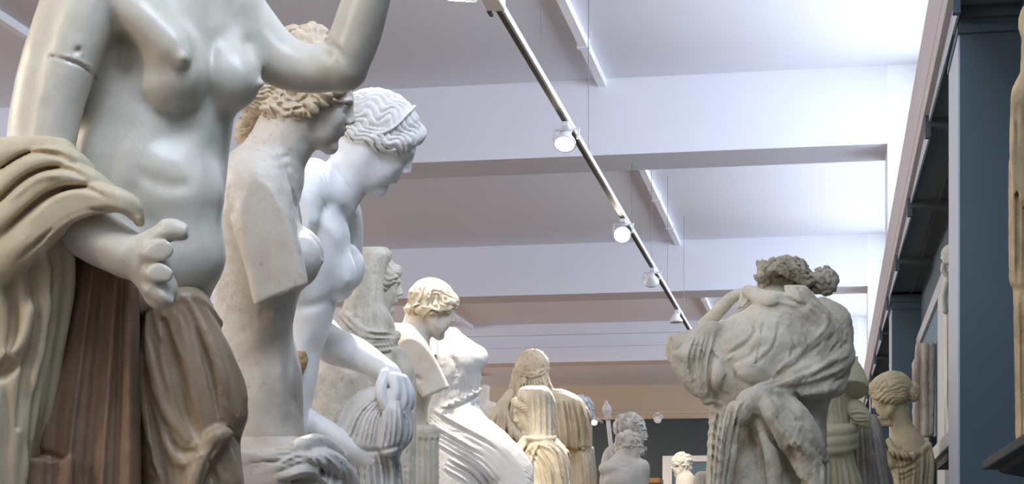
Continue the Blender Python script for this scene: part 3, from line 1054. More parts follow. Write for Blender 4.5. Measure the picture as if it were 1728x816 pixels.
def build_armless_woman():
    d0 = 2.9
    st = statue('armless_woman_statue', 450, d0, 'grey ivory marble statue of a woman, arm cut above the elbow, behind the nearest statue')
    vb = vpod(d0)
    hc, H, R = (532, 174, 0), 158, look(3, 12)
    c = Clay(d0, (330, 640, 30, 800, -150, 150), 2.8)
    c.chain([(430, 310, -92, 56), (446, 380, -112, 54), (464, 450, -124, 50), (482, 530, -132, 48), (488, 560, -134, 47)], 9)
    c.cut((478, 494, -126), (0.37, 0.93, 0.05), 2, rough=2.5)
    face(c, hc, H, R)
    c.chain([(498, 190, 0, 56), (482, 228, 0, 54), (460, 270, 0, 56), (446, 310, 4, 66)], 16)
    c.ell((430, 300, 0), (70, 50, 100), k=24)
    # torso in profile, turned a little to the viewer
    c.loft([(285, 390, 478, -70, 70), (320, 360, 490, -95, 95), (360, 350, 503, -105, 105), (400, 350, 512, -102, 102), (450, 356, 515, -98, 98), (500, 360, 505, -92, 92), (550, 362, 494, -84, 84),
            (600, 358, 488, -80, 80), (650, 352, 492, -86, 86), (700, 345, 506, -96, 96), (740, 338, 516, -104, 104), (800, 330, 516, -108, 108)], 10, p=2.2, cap=20)
    c.ell((492, 438, -42), (50, 52, 46), k=18)
    c.ell((498, 430, 40), (48, 50, 46), k=18)
    c.ell((541, 440, -44), (6, 6, 6), k=5)
    c.ell((470, 650, -10), (40, 80, 70), k=30)
    # the stump of the near arm, and of the far one
    c.chain([(440, 310, 88, 54), (466, 390, 104, 48), (474, 410, 106, 46)], 9)
    c.stroke([(486, 305), (505, 345), (520, 380)], 9, 5)
    c.stroke([(386, 330), (400, 400), (424, 480)], 8, -3)
    c.stroke([(430, 262), (462, 270), (494, 262)], 5, -2.5)
    c.stroke([(436, 282), (470, 286), (492, 280)], 5, -2)
    c.stroke([(508, 320), (512, 380), (500, 405)], 8, -5)
    c.stroke([(430, 530), (470, 520), (508, 505)], 14, -4)
    c.stroke([(488, 560), (486, 640), (505, 705)], 8, -4)
    
    c.stroke([(410, 560), (440, 600), (440, 700)], 22, 4)
    c.fn(pits(16, 1.2, 8))
    c.mesh('body', M_B, st)

    hr = Clay(d0, (390, 620, 20, 250, -110, 110), 2.4)
    hr.frame(hc, R, H)
    hr.ell((-.09, .165, 0), (.45, .385, .36), k=6)
    for q in (-1, 1):
        hr.chain([(.22, .32, q * .06, .09), (.20, .21, q * .21, .085), (.07, .06, q * .30, .085), (-.10, -.08, q * .31, .10), (-.38, -.14, q * .20, .15)], k=8)
    hr.ell((-.56, .0, 0), (.24, .24, .22), k=10)
    hr.chain([(-.08, .45, .06, .15), (-.24, .58, .03, .17), (-.38, .62, 0, .15)], k=8)
    hr.chain([(.02, .45, -.12, .14), (-.10, .62, -.10, .16), (-.20, .68, -.06, .14)], k=8)
    hr.chain([(-.56, -.16, -.10, .13), (-.66, -.36, -.14, .09), (-.72, -.52, -.14, .05)], k=6)
    hr.ell((.47, .0, 0), (.27, .26, .30), k=10, op='-')
    hr.ell((.27, -.16, -.24), (.21, .17, .10), k=6, op='-')
    hr.ell((.27, -.16, .24), (.21, .17, .10), k=6, op='-')
    hr.frame()
    hr.fn(curly_hair(hc, R, H, .020, 7.5, 2.4, 3))
    hr.fn(wavy_hair(hc, R, H, .026, 13, 1.2, 18, 2))
    hr.mesh('hair', M_B_HAIR, st)

    # cloth rolled round the hips
    k = Clay(d0, (300, 625, 715, vb, -170, 170), 3.0)
    k.loft([(735, 330, 520, -108, 108), (760, 322, 540, -126, 126), (790, 318, 572, -140, 140), (830, 316, 590, -146, 146), (960, 316, 580, -146, 146), (1200, 316, 560, -140, 140), (vb, 310, 560, -150, 150)], 6, p=2.4, cap=12)
    k.chain([(330, 770, -140, 16), (400, 776, -156, 18), (470, 772, -142, 18), (520, 748, -104, 16), (545, 752, -60, 18), (570, 776, -20, 20)], 6)
    k.chain([(340, 800, -150, 18), (430, 806, -160, 18), (500, 790, -140, 20), (545, 775, -96, 20), (580, 800, -50, 20), (596, 850, -20, 20)], 6)
    for i in range(5):
        k.stroke([(350 + 20 * i, 790 + 6 * i), (430 + 16 * i, 800 + 4 * i), (510 + 8 * i, 765 + 16 * i), (560 + 6 * i, 790 + 22 * i)], 4, -6 if i % 2 else 5)
    k.folds([(510, 760), (530, 790), (520, 840)], [(560, 765), (590, 800), (592, 850)], 5, 4, 5, seed=5)
    k.stroke([(404, 786), (450, 778), (490, 783)], 2, -5)
    k.fn(crepe(15, 8, 1.6, 10))
    k.fn(pits(12, 1.2, 9))
    k.mesh('hip_cloth', M_B, st)


build_armless_woman()

# ---------------------------------------------------------------- third: white woman who lays her cloth over a water jar
M_C = stone('white_plaster', (232, 232, 232), (206, 200, 190), 0.4, 5, 0.42, 0.1, 0.06, off=17)
M_C_HAIR = stone('white_plaster_hair', (226, 224, 220), (196, 186, 170), 0.5, 9, 0.5, 0.1, 0.1, off=18)
M_C_CLOTH = stone('grey_plaster_cloth', (222, 220, 216), (150, 146, 140), 0.5, 8, 0.5, 0.15, 0.2, off=19)
M_C_STUB = stone('brown_break', (168, 140, 104), (100, 78, 54), 0.7, 14, 0.8, 0.4, 0.5, off=20)


def build_white_woman():
    d0 = 3.6
    st = statue('white_woman_statue', 560, d0, 'bright white statue of a bowed woman with bound wavy hair, hand on a draped jar')
    vb = vpod(d0)
    hc, H, R = (638, 243, 0), 156, look(2, 30)
    c = Clay(d0, (430, 740, 140, 900, -130, 150), 2.5)
    face(c, hc, H, R)
    c.chain([(612, 262, 4, 50), (588, 296, 4, 43), (556, 330, 4, 50), (532, 360, 4, 58)], 14)
    c.ell((520, 330, 0), (58, 44, 100), k=22)
    c.ell((500, 330, -60), (44, 42, 46), k=18)
    c.chain([(528, 300, -30, 34), (505, 322, -80, 44), (492, 380, -96, 42), (470, 450, -100, 38)], 12)     # near shoulder, its arm behind the second statue
    c.chain([(560, 335, 60, 36), (580, 362, 92, 30), (582, 420, 100, 30), (568, 480, 96, 30)], 10)
    c.loft([(320, 478, 560, -80, 80), (360, 468, 580, -92, 92), (400, 466, 592, -94, 94), (440, 468, 590, -92, 92), (480, 470, 578, -86, 86), (520, 470, 566, -78, 78), (560, 466, 556, -72, 72), (600, 460, 541, -70, 70),
            (640, 452, 536, -76, 76), (700, 440, 524, -84, 84), (760, 430, 520, -90, 90), (900, 432, 516, -90, 90)], 8, p=2.15, cap=16)
    c.ell((560, 462, -30), (42, 44, 40), k=14)
    c.ell((578, 452, 44), (38, 42, 38), k=14)
    c.ell((584, 472, -56), (6, 6, 6), k=6)
    # the arm that reaches to the cloth
    c.chain([(540, 564, 110, 34), (560, 582, 84, 32), (600, 597, 30, 28), (634, 615, -10, 22), (652, 626, -22, 19)], 8)
    c.ell((662, 636, -30), (17, 24, 18), R=rot(roll=-20), k=8)
    c.chain([(650, 632, -42, 11), (643, 652, -54, 10), (644, 668, -58, 9), (651, 684, -58, 8)], 3)
    c.chain([(664, 638, -46, 11), (668, 662, -54, 9), (664, 686, -54, 7)], 2)
    c.chain([(673, 640, -40, 11), (681, 668, -46, 9), (676, 698, -46, 7)], 2)
    c.chain([(678, 642, -28, 11), (689, 668, -32, 9), (686, 696, -32, 7)], 2)
    c.chain([(680, 640, -16, 10), (693, 662, -18, 8), (693, 686, -18, 6)], 2)
    # strut from hip to jar
    c.chain([(505, 705, -20, 24), (545, 728, -24, 23), (590, 756, -24, 22), (620, 774, -20, 20)], 5)
    c.stroke([(598, 345), (602, 390), (596, 430)], 7, 4)
    c.stroke([(540, 330), (548, 348), (556, 360)], 1.4, -2)
    c.stroke([(560, 282), (578, 300), (592, 322)], 1.4, -2)
    c.stroke([(576, 345), (584, 380), (586, 420)], 9, -5)
    c.stroke([(500, 520), (540, 512), (572, 500)], 10, -4)
    c.stroke([(530, 560), (530, 620), (520, 700)], 14, -4)
    c.stroke([(520, 360), (560, 390), (574, 420)], 12, 3)
    c.fn(lambda u, v, w, f: .5 * vnoise(u / 20, v / 20, w / 20, 13))
    c.mesh('body', M_C, st)

    hr = Clay(d0, (540, 740, 130, 280, -90, 90), 1.9)
    hr.frame(hc, R, H)
    hr.ell((-.08, .17, 0), (.455, .385, .37), k=4)
    hr.ell((-.42, .02, 0), (.12, .15, .14), k=6)
    for s in (-1, 1):
        hr.chain([(.30, .31, s * .03, .085), (.27, .22, s * .18, .09), (.14, .10, s * .275, .095), (-.06, .06, s * .31, .09), (-.26, .0, s * .24, .09)], k=5)
    hr.ell((.47, .0, 0), (.27, .26, .30), k=8, op='-')
    hr.ell((.22, -.17, -.26), (.24, .18, .10), k=5, op='-')
    hr.ell((.22, -.17, .26), (.24, .18, .10), k=5, op='-')
    hr.frame()
    hr.fn(wavy_hair(hc, R, H, .022, 19, 1.5, 22, 5))
    hr.mesh('hair', M_C_HAIR, st)
    bd = Clay(d0, (560, 740, 130, 280, -80, 80), 1.8)
    bd.frame(hc, R, H)
    bd.chain([(.14, .545, 0, .02), (.12, .46, -.25, .02), (.06, .24, -.38, .02), (-.10, .05, -.385, .02), (-.32, -.04, -.27, .02)], k=2)
    bd.chain([(.14, .545, 0, .02), (.12, .46, .25, .02), (.06, .24, .38, .02), (-.10, .05, .385, .02), (-.32, -.04, .27, .02)], k=2)
    bd.frame()
    bd.mesh('hair_band', M_C_HAIR, st)

    b = Clay(d0, (482, 530, 580, 655, -100, -30), 1.6)
    b.loft([(592, 496, 516, -88, -50), (605, 492, 519, -92, -48), (625, 492, 514, -92, -48), (642, 496, 506, -86, -50)], 3, cap=6)
    b.fn(pits(6, 3.5, 3))
    b.mesh('broken_strut', M_C_STUB, st)

    # jar under the cloth
    k = Clay(d0, (545, 710, 630, vb, -80, 110), 2.2)
    k.loft([(652, 622, 668, -34, 40), (664, 600, 674, -42, 60), (690, 580, 682, -50, 78), (720, 570, 682, -52, 84), (748, 568, 680, -48, 84), (775, 582, 676, -38, 76), (816, 592, 680, -34, 70), (960, 590, 684, -34, 70), (vb, 580, 690, -50, 90)], 5, p=2.2, cap=8)
    k.chain([(660, 668, -46, 16), (662, 710, -52, 20), (656, 752, -50, 18)], 4)
    k.chain([(680, 690, -36, 12), (684, 730, -36, 14), (674, 752, -36, 10)], 4)
    k.folds([(644, 664), (600, 690), (575, 740)], [(656, 672), (640, 710), (634, 756)], 7, 3, 3.5, seed=7)
    k.folds([(650, 680), (646, 720), (642, 755)], [(684, 690), (690, 720), (684, 750)], 5, 3, 4.5, seed=8)
    k.folds([(592, 770), (596, 800), (600, 860)], [(674, 766), (680, 800), (682, 860)], 8, 3.2, 5, seed=9)
    k.stroke([(572, 748), (610, 760), (650, 758), (682, 748)], 4, -5)
    k.fn(crepe(80, 5, 1.1, 23))
    k.mesh('draped_jar', M_C_CLOTH, st)


build_white_woman()

# ---------------------------------------------------------------- fourth: seated woman in a veil
M_D = stone('weathered_marble', (214, 208, 192), (150, 138, 116), 0.6, 7, 0.6, 0.3, 0.4, off=23)
M_D_CLOTH = stone('weathered_marble_cloth', (204, 198, 182), (134, 126, 110), 0.75, 9, 0.65, 0.4, 0.55, off=24)


def build_veiled_seated():
    d0 = 5.2
    st = statue('veiled_woman_statue', 615, d0, 'weathered seated woman under a veil, behind the white statue\'s outstretched arm')
    vb = vpod(d0)
    hc, H, R = (638, 481, 0), 94, look(3, 6)
    c = Clay(d0, (560, 710, 405, 610, -60, 70), 1.6)
    face(c, hc, H, R)
    c.chain([(632, 500, 0, 30), (628, 535, 0, 29), (622, 570, 0, 36)], 8)
    c.mesh('body', M_D, st)
    hr = Clay(d0, (590, 700, 405, 510, -60, 60), 1.6)
    hr.frame(hc, R, H)
    hr.ell((-.03, .15, 0), (.40, .345, .32), k=3)
    for s in (-1, 1):
        hr.chain([(.30, .30, s * .04, .08), (.26, .20, s * .18, .085), (.14, .06, s * .27, .08), (.02, -.06, s * .29, .06)], k=3)
    hr.ell((.47, .0, 0), (.27, .26, .30), k=5, op='-')
    hr.frame()
    hr.fn(wavy_hair(hc, R, H, .03, 12, 1.2, 14, 8))
    hr.mesh('hair', M_D, st)
    # veil: from the crown down the back and round the neck
    k = Clay(d0, (510, 715, 408, 620, -80, 90), 2.0)
    k.loft([(416, 606, 654, -40, 40), (428, 601, 662, -50, 50), (450, 596, 656, -54, 54), (480, 588, 652, -56, 56), (510, 580, 652, -58, 58), (540, 572, 664, -62, 66), (580, 560, 672, -70, 80), (612, 548, 680, -72, 86)], 5, p=2.3, cap=10)
    k.ell((674, 488, 0), (24, 52, 40), k=3, op='-')
    k.ell((640, 480, -60), (9, 44, 12), k=5, op='-')
    k.chain([(580, 530, -58, 10), (610, 560, -72, 11), (645, 578, -56, 11), (668, 566, -14, 9)], 5)
    k.chain([(578, 556, -64, 10), (612, 582, -76, 11), (650, 590, -56, 10)], 5)
    k.folds([(606, 440), (600, 490), (586, 545)], [(640, 440), (634, 500), (640, 556)], 5, 4, 3.0, seed=11)
    k.folds([(580, 520), (612, 552), (664, 560)], [(572, 572), (612, 596), (672, 592)], 5, 4, 4.5, seed=12)
    k.fn(crepe(60, 6, 1.0, 16))
    k.fn(pits(7, 1.3, 14, .3))
    k.mesh('veil', M_D_CLOTH, st)
    # seated body under heavy cloth
    b = Clay(d0, (440, 730, 570, vb, -110, 120), 2.6)
    b.loft([(580, 560, 672, -60, 80), (610, 538, 680, -82, 96), (640, 525, 690, -88, 100), (690, 515, 694, -86, 104), (740, 505, 694, -88, 106), (816, 490, 696, -92, 108), (vb, 480, 710, -100, 110)], 6, p=2.6, cap=16)
    b.chain([(672, 600, -50, 16), (684, 640, -62, 18), (686, 700, -66, 17), (684, 800, -66, 17), (684, 900, -66, 17)], 6)
    b.folds([(664, 610), (672, 700), (664, 840)], [(692, 630), (694, 700), (692, 840)], 4, 3, 4, seed=13)
    b.folds([(560, 700), (540, 760), (520, 830)], [(660, 640), (655, 740), (650, 840)], 6, 4, 3, seed=14)
    b.fn(pits(6, 2.0, 15, .25))
    b.mesh('robe', M_D_CLOTH, st)


build_veiled_seated()

# ---------------------------------------------------------------- fifth: youth with curly hair and one arm cut short
M_E = stone('cream_marble', (226, 218, 204), (190, 160, 122), 0.5, 6, 0.45, 0.15, 0.2, off=29)
M_E_HAIR = stone('cream_marble_hair', (228, 214, 188), (160, 124, 80), 0.5, 12, 0.6, 0.2, 0.35, off=30)
M_HOLE = plain('dark_hole', (48, 40, 34), 0.95)


def build_youth():
    d0 = 5.9
    st = statue('curly_youth_statue', 700, d0, 'cream marble youth with curly hair, brightly lit head turned away and arm cut off')
    vb = vpod(d0)
    hc, H, R = (731, 519, 0), 98, look(-30, 16)
    c = Clay(d0, (630, 780, 460, 830, -80, 90), 1.7)
    c.chain([(680, 572, -40, 28), (696, 596, -60, 30), (716, 626, -66, 27), (742, 672, -62, 24), (752, 694, -60, 23)], 6)
    c.cut((736, 662, -62), (0.38, 0.92, -0.05), 1, rough=1.2)
    face(c, hc, H, R)
    c.chain([(712, 528, 0, 27), (702, 556, 2, 26), (690, 586, 4, 34)], 8)
    c.loft([(556, 655, 700, -40, 50), (580, 644, 722, -58, 62), (620, 640, 730, -62, 64), (660, 644, 730, -56, 60), (690, 646, 722, -50, 56), (730, 642, 720, -52, 58), (830, 640, 722, -56, 60)], 6, p=2.2, cap=14)
    c.chain([(668, 556, -20, 12), (672, 574, -30, 14)], 6)
    c.drape([(703, 636), (706, 638), (709, 640)], 3.6, 1.2, '-', sink=-.3, taper=False)
    c.stroke([(694, 560), (712, 575), (728, 596)], 1.3, -1.6)
    c.stroke([(700, 668), (706, 690), (712, 720)], 7, -2)
    c.mesh('body', M_E, st)
    hr = Clay(d0, (660, 790, 450, 560, -70, 70), 1.5)
    hr.frame(hc, R, H)
    hr.ell((-.06, .15, 0), (.42, .35, .33), k=3)
    for s in (-1, 1):
        hr.chain([(.29, .25, s * .04, .10), (.26, .19, s * .17, .10), (.12, .10, s * .28, .10), (-.06, .0, s * .31, .10), (-.26, -.10, s * .24, .11), (-.36, -.12, s * .06, .11)], k=4)
    hr.ell((.47, .0, 0), (.27, .26, .30), k=4, op='-')
    hr.frame()
    g = to_local(hc, R, H)
    cu = curly_hair(hc, R, H, .045, 6.5, 2.6, 21)
    cb = combed_hair(hc, R, H, .012, 16, 22)

    def mix(u, v, w, f):
        x, y, z = g(u, v, w)
        a = np.clip((.30 - y) / .14, 0, 1)
        return a * cu(u, v, w, f) + (1 - a) * cb(u, v, w, f)
    hr.fn(mix)
    hr.mesh('hair', M_E_HAIR, st)
    # fluted drum beside him, rough on top
    b = Clay(d0, (655, 760, 700, vb, -70, 50), 1.8)
    b.loft([(716, 676, 738, -44, 30), (726, 672, 742, -50, 34), (760, 672, 742, -50, 34), (vb, 668, 746, -54, 38)], 3, p=2.6, cap=6)
    for i in range(7):
        x = 679 + i * 10
        b.stroke([(x, 742), (x, 790), (x, 900)], 3.2, -4.5, taper=0)
    b.fn(pits(6, 2.6, 31, .2))
    b.mesh('fluted_drum', M_D, st)


build_youth()

# ---------------------------------------------------------------- sixth: headless woman in thin pleated cloth
M_F = stone('white_marble_cloth', (226, 226, 226), (186, 180, 168), 0.5, 6, 0.5, 0.15, 0.15, off=37)


def build_headless():
    d0 = 6.8
    st = statue('headless_woman_statue', 790, d0, 'headless white statue in thin pleated cloth, a square socket in her side')
    vb = vpod(d0)
    c = Clay(d0, (690, 900, 540, vb, -80, 90), 1.8)
    c.loft([(552, 745, 772, -26, 30), (562, 722, 780, -40, 42), (582, 712, 806, -52, 50), (602, 712, 818, -58, 52), (630, 716, 812, -56, 50), (660, 720, 810, -48, 46), (690, 722, 810, -46, 46), (724, 722, 815, -50, 50), (760, 718, 830, -56, 56),
            (800, 712, 850, -60, 60), (860, 706, 866, -62, 62), (vb, 700, 880, -66, 70)], 6, p=2.2, cap=10)
    c.ell((806, 603, -18), (18, 20, 24), k=10)
    c.ell((780, 604, -36), (24, 26, 20), k=10)
    c.chain([(790, 730, -20, 40), (826, 764, -40, 44), (862, 800, -46, 40), (872, 850, -46, 40)], 14)
    c.ell((790, 722, -20), (26, 34, 34), k=12)
    # overfold of the bodice with a ruffled hem
    for i in range(13):
        c.ell((748 + 5.2 * i, 686 - 2.4 * i + (2 if i % 2 else -1), -48 + 1.6 * max(0, i - 3)), (3.2, 3.6, 3.2), k=1.5)
    c.stroke([(744, 690), (770, 686), (800, 672), (814, 662)], 2.2, -3.5)
    c.folds([(742, 566), (742, 620), (738, 680)], [(796, 580), (800, 640), (800, 672)], 8, 2.4, 1.7, seed=31)
    c.folds([(735, 690), (785, 718), (830, 744), (870, 780)], [(712, 770), (748, 792), (788, 815), (815, 850)], 9, 2.8, 5.2, seed=32)
    c.folds([(812, 735), (840, 756), (868, 785)], [(826, 740), (856, 762), (878, 800)], 2, 2.2, 2.5, seed=33)
    c.stroke([(734, 564), (735, 600), (730, 640)], 4, -5)
    c.stroke([(760, 596), (770, 620), (764, 650)], 6, -3)
    c.box((730.5, 612, -58), (5, 11, 16), rnd=1, k=1, op='-')
    c.stroke([(724, 591), (725, 592)], 2.6, -6, taper=0)
    c.stroke([(736, 731), (770, 728), (800, 738)], 1.2, -2)
    cr = crepe(40, 5, 1.0, 35)
    c.fn(lambda u, v, w, f: cr(u, v, w, f) * np.clip((v - 690) / 12, 0, 1))
    c.fn(pits(9, 1.0, 34, .4))
    c.mesh('body', M_F, st)


build_headless()

# ---------------------------------------------------------------- seventh and eighth: veiled woman, and the tall figure with its back turned
M_G = stone('golden_marble', (216, 202, 176), (160, 130, 90), 0.6, 6, 0.6, 0.25, 0.3, off=41)
M_H = stone('straw_marble', (226, 216, 194), (160, 142, 110), 0.5, 7, 0.55, 0.2, 0.3, off=43)


def build_tall_back():
    d0 = 8.6
    st = statue('mantled_man_statue', 915, d0, 'golden tall statue seen from behind, long loose hair and a pleated mantle')
    vb = vpod(d0)
    hc, H, R = (897, 626, 0), 76, look(-118, 2)
    c = Clay(d0, (800, 1020, 580, vb, -70, 70), 2.0)
    face(c, hc, H, R, detail=False)
    c.chain([(897, 640, 2, 22), (898, 668, 4, 24), (900, 690, 4, 34)], 8)
    c.loft([(655, 868, 955, -34, 34), (675, 848, 984, -44, 44), (700, 836, 996, -50, 50), (730, 826, 1000, -54, 52), (760, 824, 1000, -54, 52), (816, 830, 1004, -52, 52), (vb, 836, 1010, -56, 56)], 6, p=2.4, cap=14)
    c.mesh('body', M_G, st)
    hr = Clay(d0, (830, 970, 578, 740, -70, 50), 1.3)
    hr.frame(hc, R, H)
    hr.ell((-.05, .14, 0), (.42, .36, .36), k=3)
    hr.frame()
    hr.loft([(612, 870, 924, -30, 16), (630, 870, 926, -34, 20), (650, 866, 934, -40, 22), (668, 858, 944, -46, 22), (690, 850, 946, -50, 18), (712, 852, 938, -50, 8), (726, 866, 920, -44, 0)], 5, p=2.2, cap=6)
    hr.ell((872, 628, -14), (8, 9, 9), k=3)
    hr.ell((878, 636, -24), (6, 6, 6), k=2)
    hr.chain([(868, 634, -12, 6), (866, 652, -20, 7), (856, 672, -40, 7), (842, 696, -50, 6), (834, 720, -52, 4)], 4)
    hr.chain([(884, 640, -40, 5), (876, 664, -46, 6), (866, 690, -54, 6), (858, 716, -54, 4)], 4)
    hr.chain([(868, 622, -14, 3), (882, 628, -32, 3), (897, 630, -37, 3), (912, 626, -33, 3), (926, 616, -14, 3)], 1.5)
    hr.chain([(866, 627, -12, 2.6), (882, 633, -32, 2.6), (897, 635, -37, 2.6), (912, 631, -33, 2.6), (927, 621, -14, 2.6)], 1.5)
    hr.folds([(876, 642), (868, 672), (850, 715)], [(924, 632), (938, 668), (940, 708)], 11, 2.2, 4.2, seed=41)
    hr.folds([(872, 622), (880, 602), (893, 590)], [(922, 616), (912, 600), (899, 590)], 11, 1.5, 1.4, seed=42)
    hr.fn(curly_hair((897, 660, 0), np.eye(3), 76, .012, 8, 2.2, 47))
    hr.mesh('hair', M_G, st)
    m = Clay(d0, (800, 1030, 640, vb, -85, 60), 1.9)
    m.loft([(662, 930, 958, -50, 30), (676, 925, 984, -60, 40), (706, 930, 998, -66, 44), (745, 936, 999, -68, 44), (758, 940, 1000, -66, 40)], 4, p=2.6, cap=4)
    m.loft([(752, 962, 1002, -54, 44), (816, 966, 1008, -54, 46), (vb, 968, 1014, -58, 50)], 4, p=2.6, cap=4)
    m.chain([(862, 664, -40, 9), (838, 700, -54, 11), (824, 740, -58, 12), (826, 800, -58, 12)], 5)
    m.chain([(850, 690, -50, 8), (862, 724, -62, 9), (890, 744, -62, 9), (930, 740, -62, 8)], 5)
    m.chain([(842, 700, -54, 8), (848, 740, -64, 9), (872, 770, -66, 9)], 5)
    m.folds([(934, 668), (940, 715), (944, 760)], [(984, 676), (996, 720), (998, 760)], 6, 2.6, 6, seed=43, sharp=False)
    m.stroke([(940, 756), (950, 760), (960, 755), (972, 759), (986, 754), (998, 758)], 2, -4)
    m.stroke([(960, 690), (964, 720), (966, 757)], 2, -5)
    m.stroke([(978, 690), (983, 720), (985, 757)], 2, -5)
    m.folds([(968, 765), (972, 810), (974, 860)], [(1000, 765), (1006, 810), (1008, 860)], 5, 2.4, 3.6, seed=44)
    m.folds([(838, 690), (824, 740), (830, 820)], [(858, 690), (866, 740), (880, 780)], 5, 2.4, 5.5, seed=45, sharp=False)
    m.fn(crepe(84, 5, 1.0, 48))
    m.fn(pits(10, .8, 46, .35))
    m.mesh('mantle', M_G, st)


def build_veiled_small():
    d0 = 7.5
    st = statue('veiled_girl_statue', 915, d0, 'straw-coloured veiled woman looking left, in front of the tall golden back')
    vb = vpod(d0)
    hc, H, R = (898, 694, 0), 76, look(168, 14)
    c = Clay(d0, (850, 960, 645, 780, -50, 60), 1.4)
    face(c, hc, H, R)
    c.chain([(905, 712, 0, 20), (910, 740, 0, 22), (915, 770, 0, 30)], 6)
    c.mesh('body', M_H, st)
    hr = Clay(d0, (855, 950, 650, 730, -45, 45), 1.3)
    hr.frame(hc, R, H)
    for s in (-1, 1):
        hr.chain([(.31, .30, s * .04, .08), (.27, .21, s * .17, .09), (.15, .10, s * .26, .085), (.06, -.08, s * .28, .07)], k=3)
    hr.frame()
    hr.fn(wavy_hair(hc, R, H, .022, 16, 1.0, 16, 9))
    hr.mesh('hair', M_H, st)
    k = Clay(d0, (850, 980, 640, vb, -75, 75), 1.7)
    k.loft([(650, 884, 920, -24, 26), (656, 876, 928, -34, 34), (668, 874, 934, -38, 40), (690, 884, 936, -40, 42), (715, 889, 936, -42, 42), (734, 891, 937, -42, 42), (742, 884, 944, -50, 46), (764, 872, 961, -58, 54), (796, 866, 966, -62, 58), (vb, 864, 972, -62, 62)], 4, p=2.3, cap=8)
    k.ell((870, 702, -26), (19, 36, 40), k=3, op='-')
    k.chain([(886, 742, -40, 8), (868, 770, -56, 9), (866, 800, -60, 10)], 5)
    for x in (896, 906, 916, 926, 933):
        k.stroke([(x - 3, 662), (x - 1, 695), (x, 738)], 2.0, -3.6, both=True)
        k.stroke([(x + 3, 662), (x + 4, 695), (x + 5, 736)], 2.2, 2.6, both=True)
    k.chain([(884, 744, -44, 5), (890, 738, -48, 4), (910, 740, -50, 4), (936, 738, -40, 4)], 2)
    k.folds([(886, 748), (872, 774), (868, 830)], [(912, 748), (900, 776), (896, 830)], 4, 2.6, 5.5, seed=51, sharp=False)
    k.folds([(896, 746), (930, 762), (950, 830)], [(934, 742), (958, 766), (966, 830)], 4, 3, 5.5, seed=52, sharp=False)
    k.folds([(880, 760), (900, 790), (912, 840)], [(910, 752), (934, 790), (942, 840)], 4, 2.6, 5, seed=54, sharp=False)
    k.fn(crepe(70, 5, .9, 55))
    k.fn(pits(10, .7, 53, .35))
    k.mesh('veil', M_H, st)


build_veiled_small()
build_tall_back()

# ---------------------------------------------------------------- right: torn figure seen from behind, veil and cloth blown about
M_M = stone('grey_beige_marble', (206, 198, 178), (136, 122, 96), 0.6, 6, 0.65, 0.35, 0.4, off=53)
M_M_HAIR = stone('grey_beige_hair', (178, 168, 146), (108, 96, 76), 0.6, 12, 0.7, 0.3, 0.4, off=54)
M_N = stone('greenish_plaster', (190, 182, 152), (140, 130, 100), 0.5, 6, 0.6, 0.15, 0.15, off=57)
M_O = stone('warm_cream_marble', (206, 190, 152), (150, 124, 82), 0.5, 7, 0.55, 0.2, 0.25, off=59)


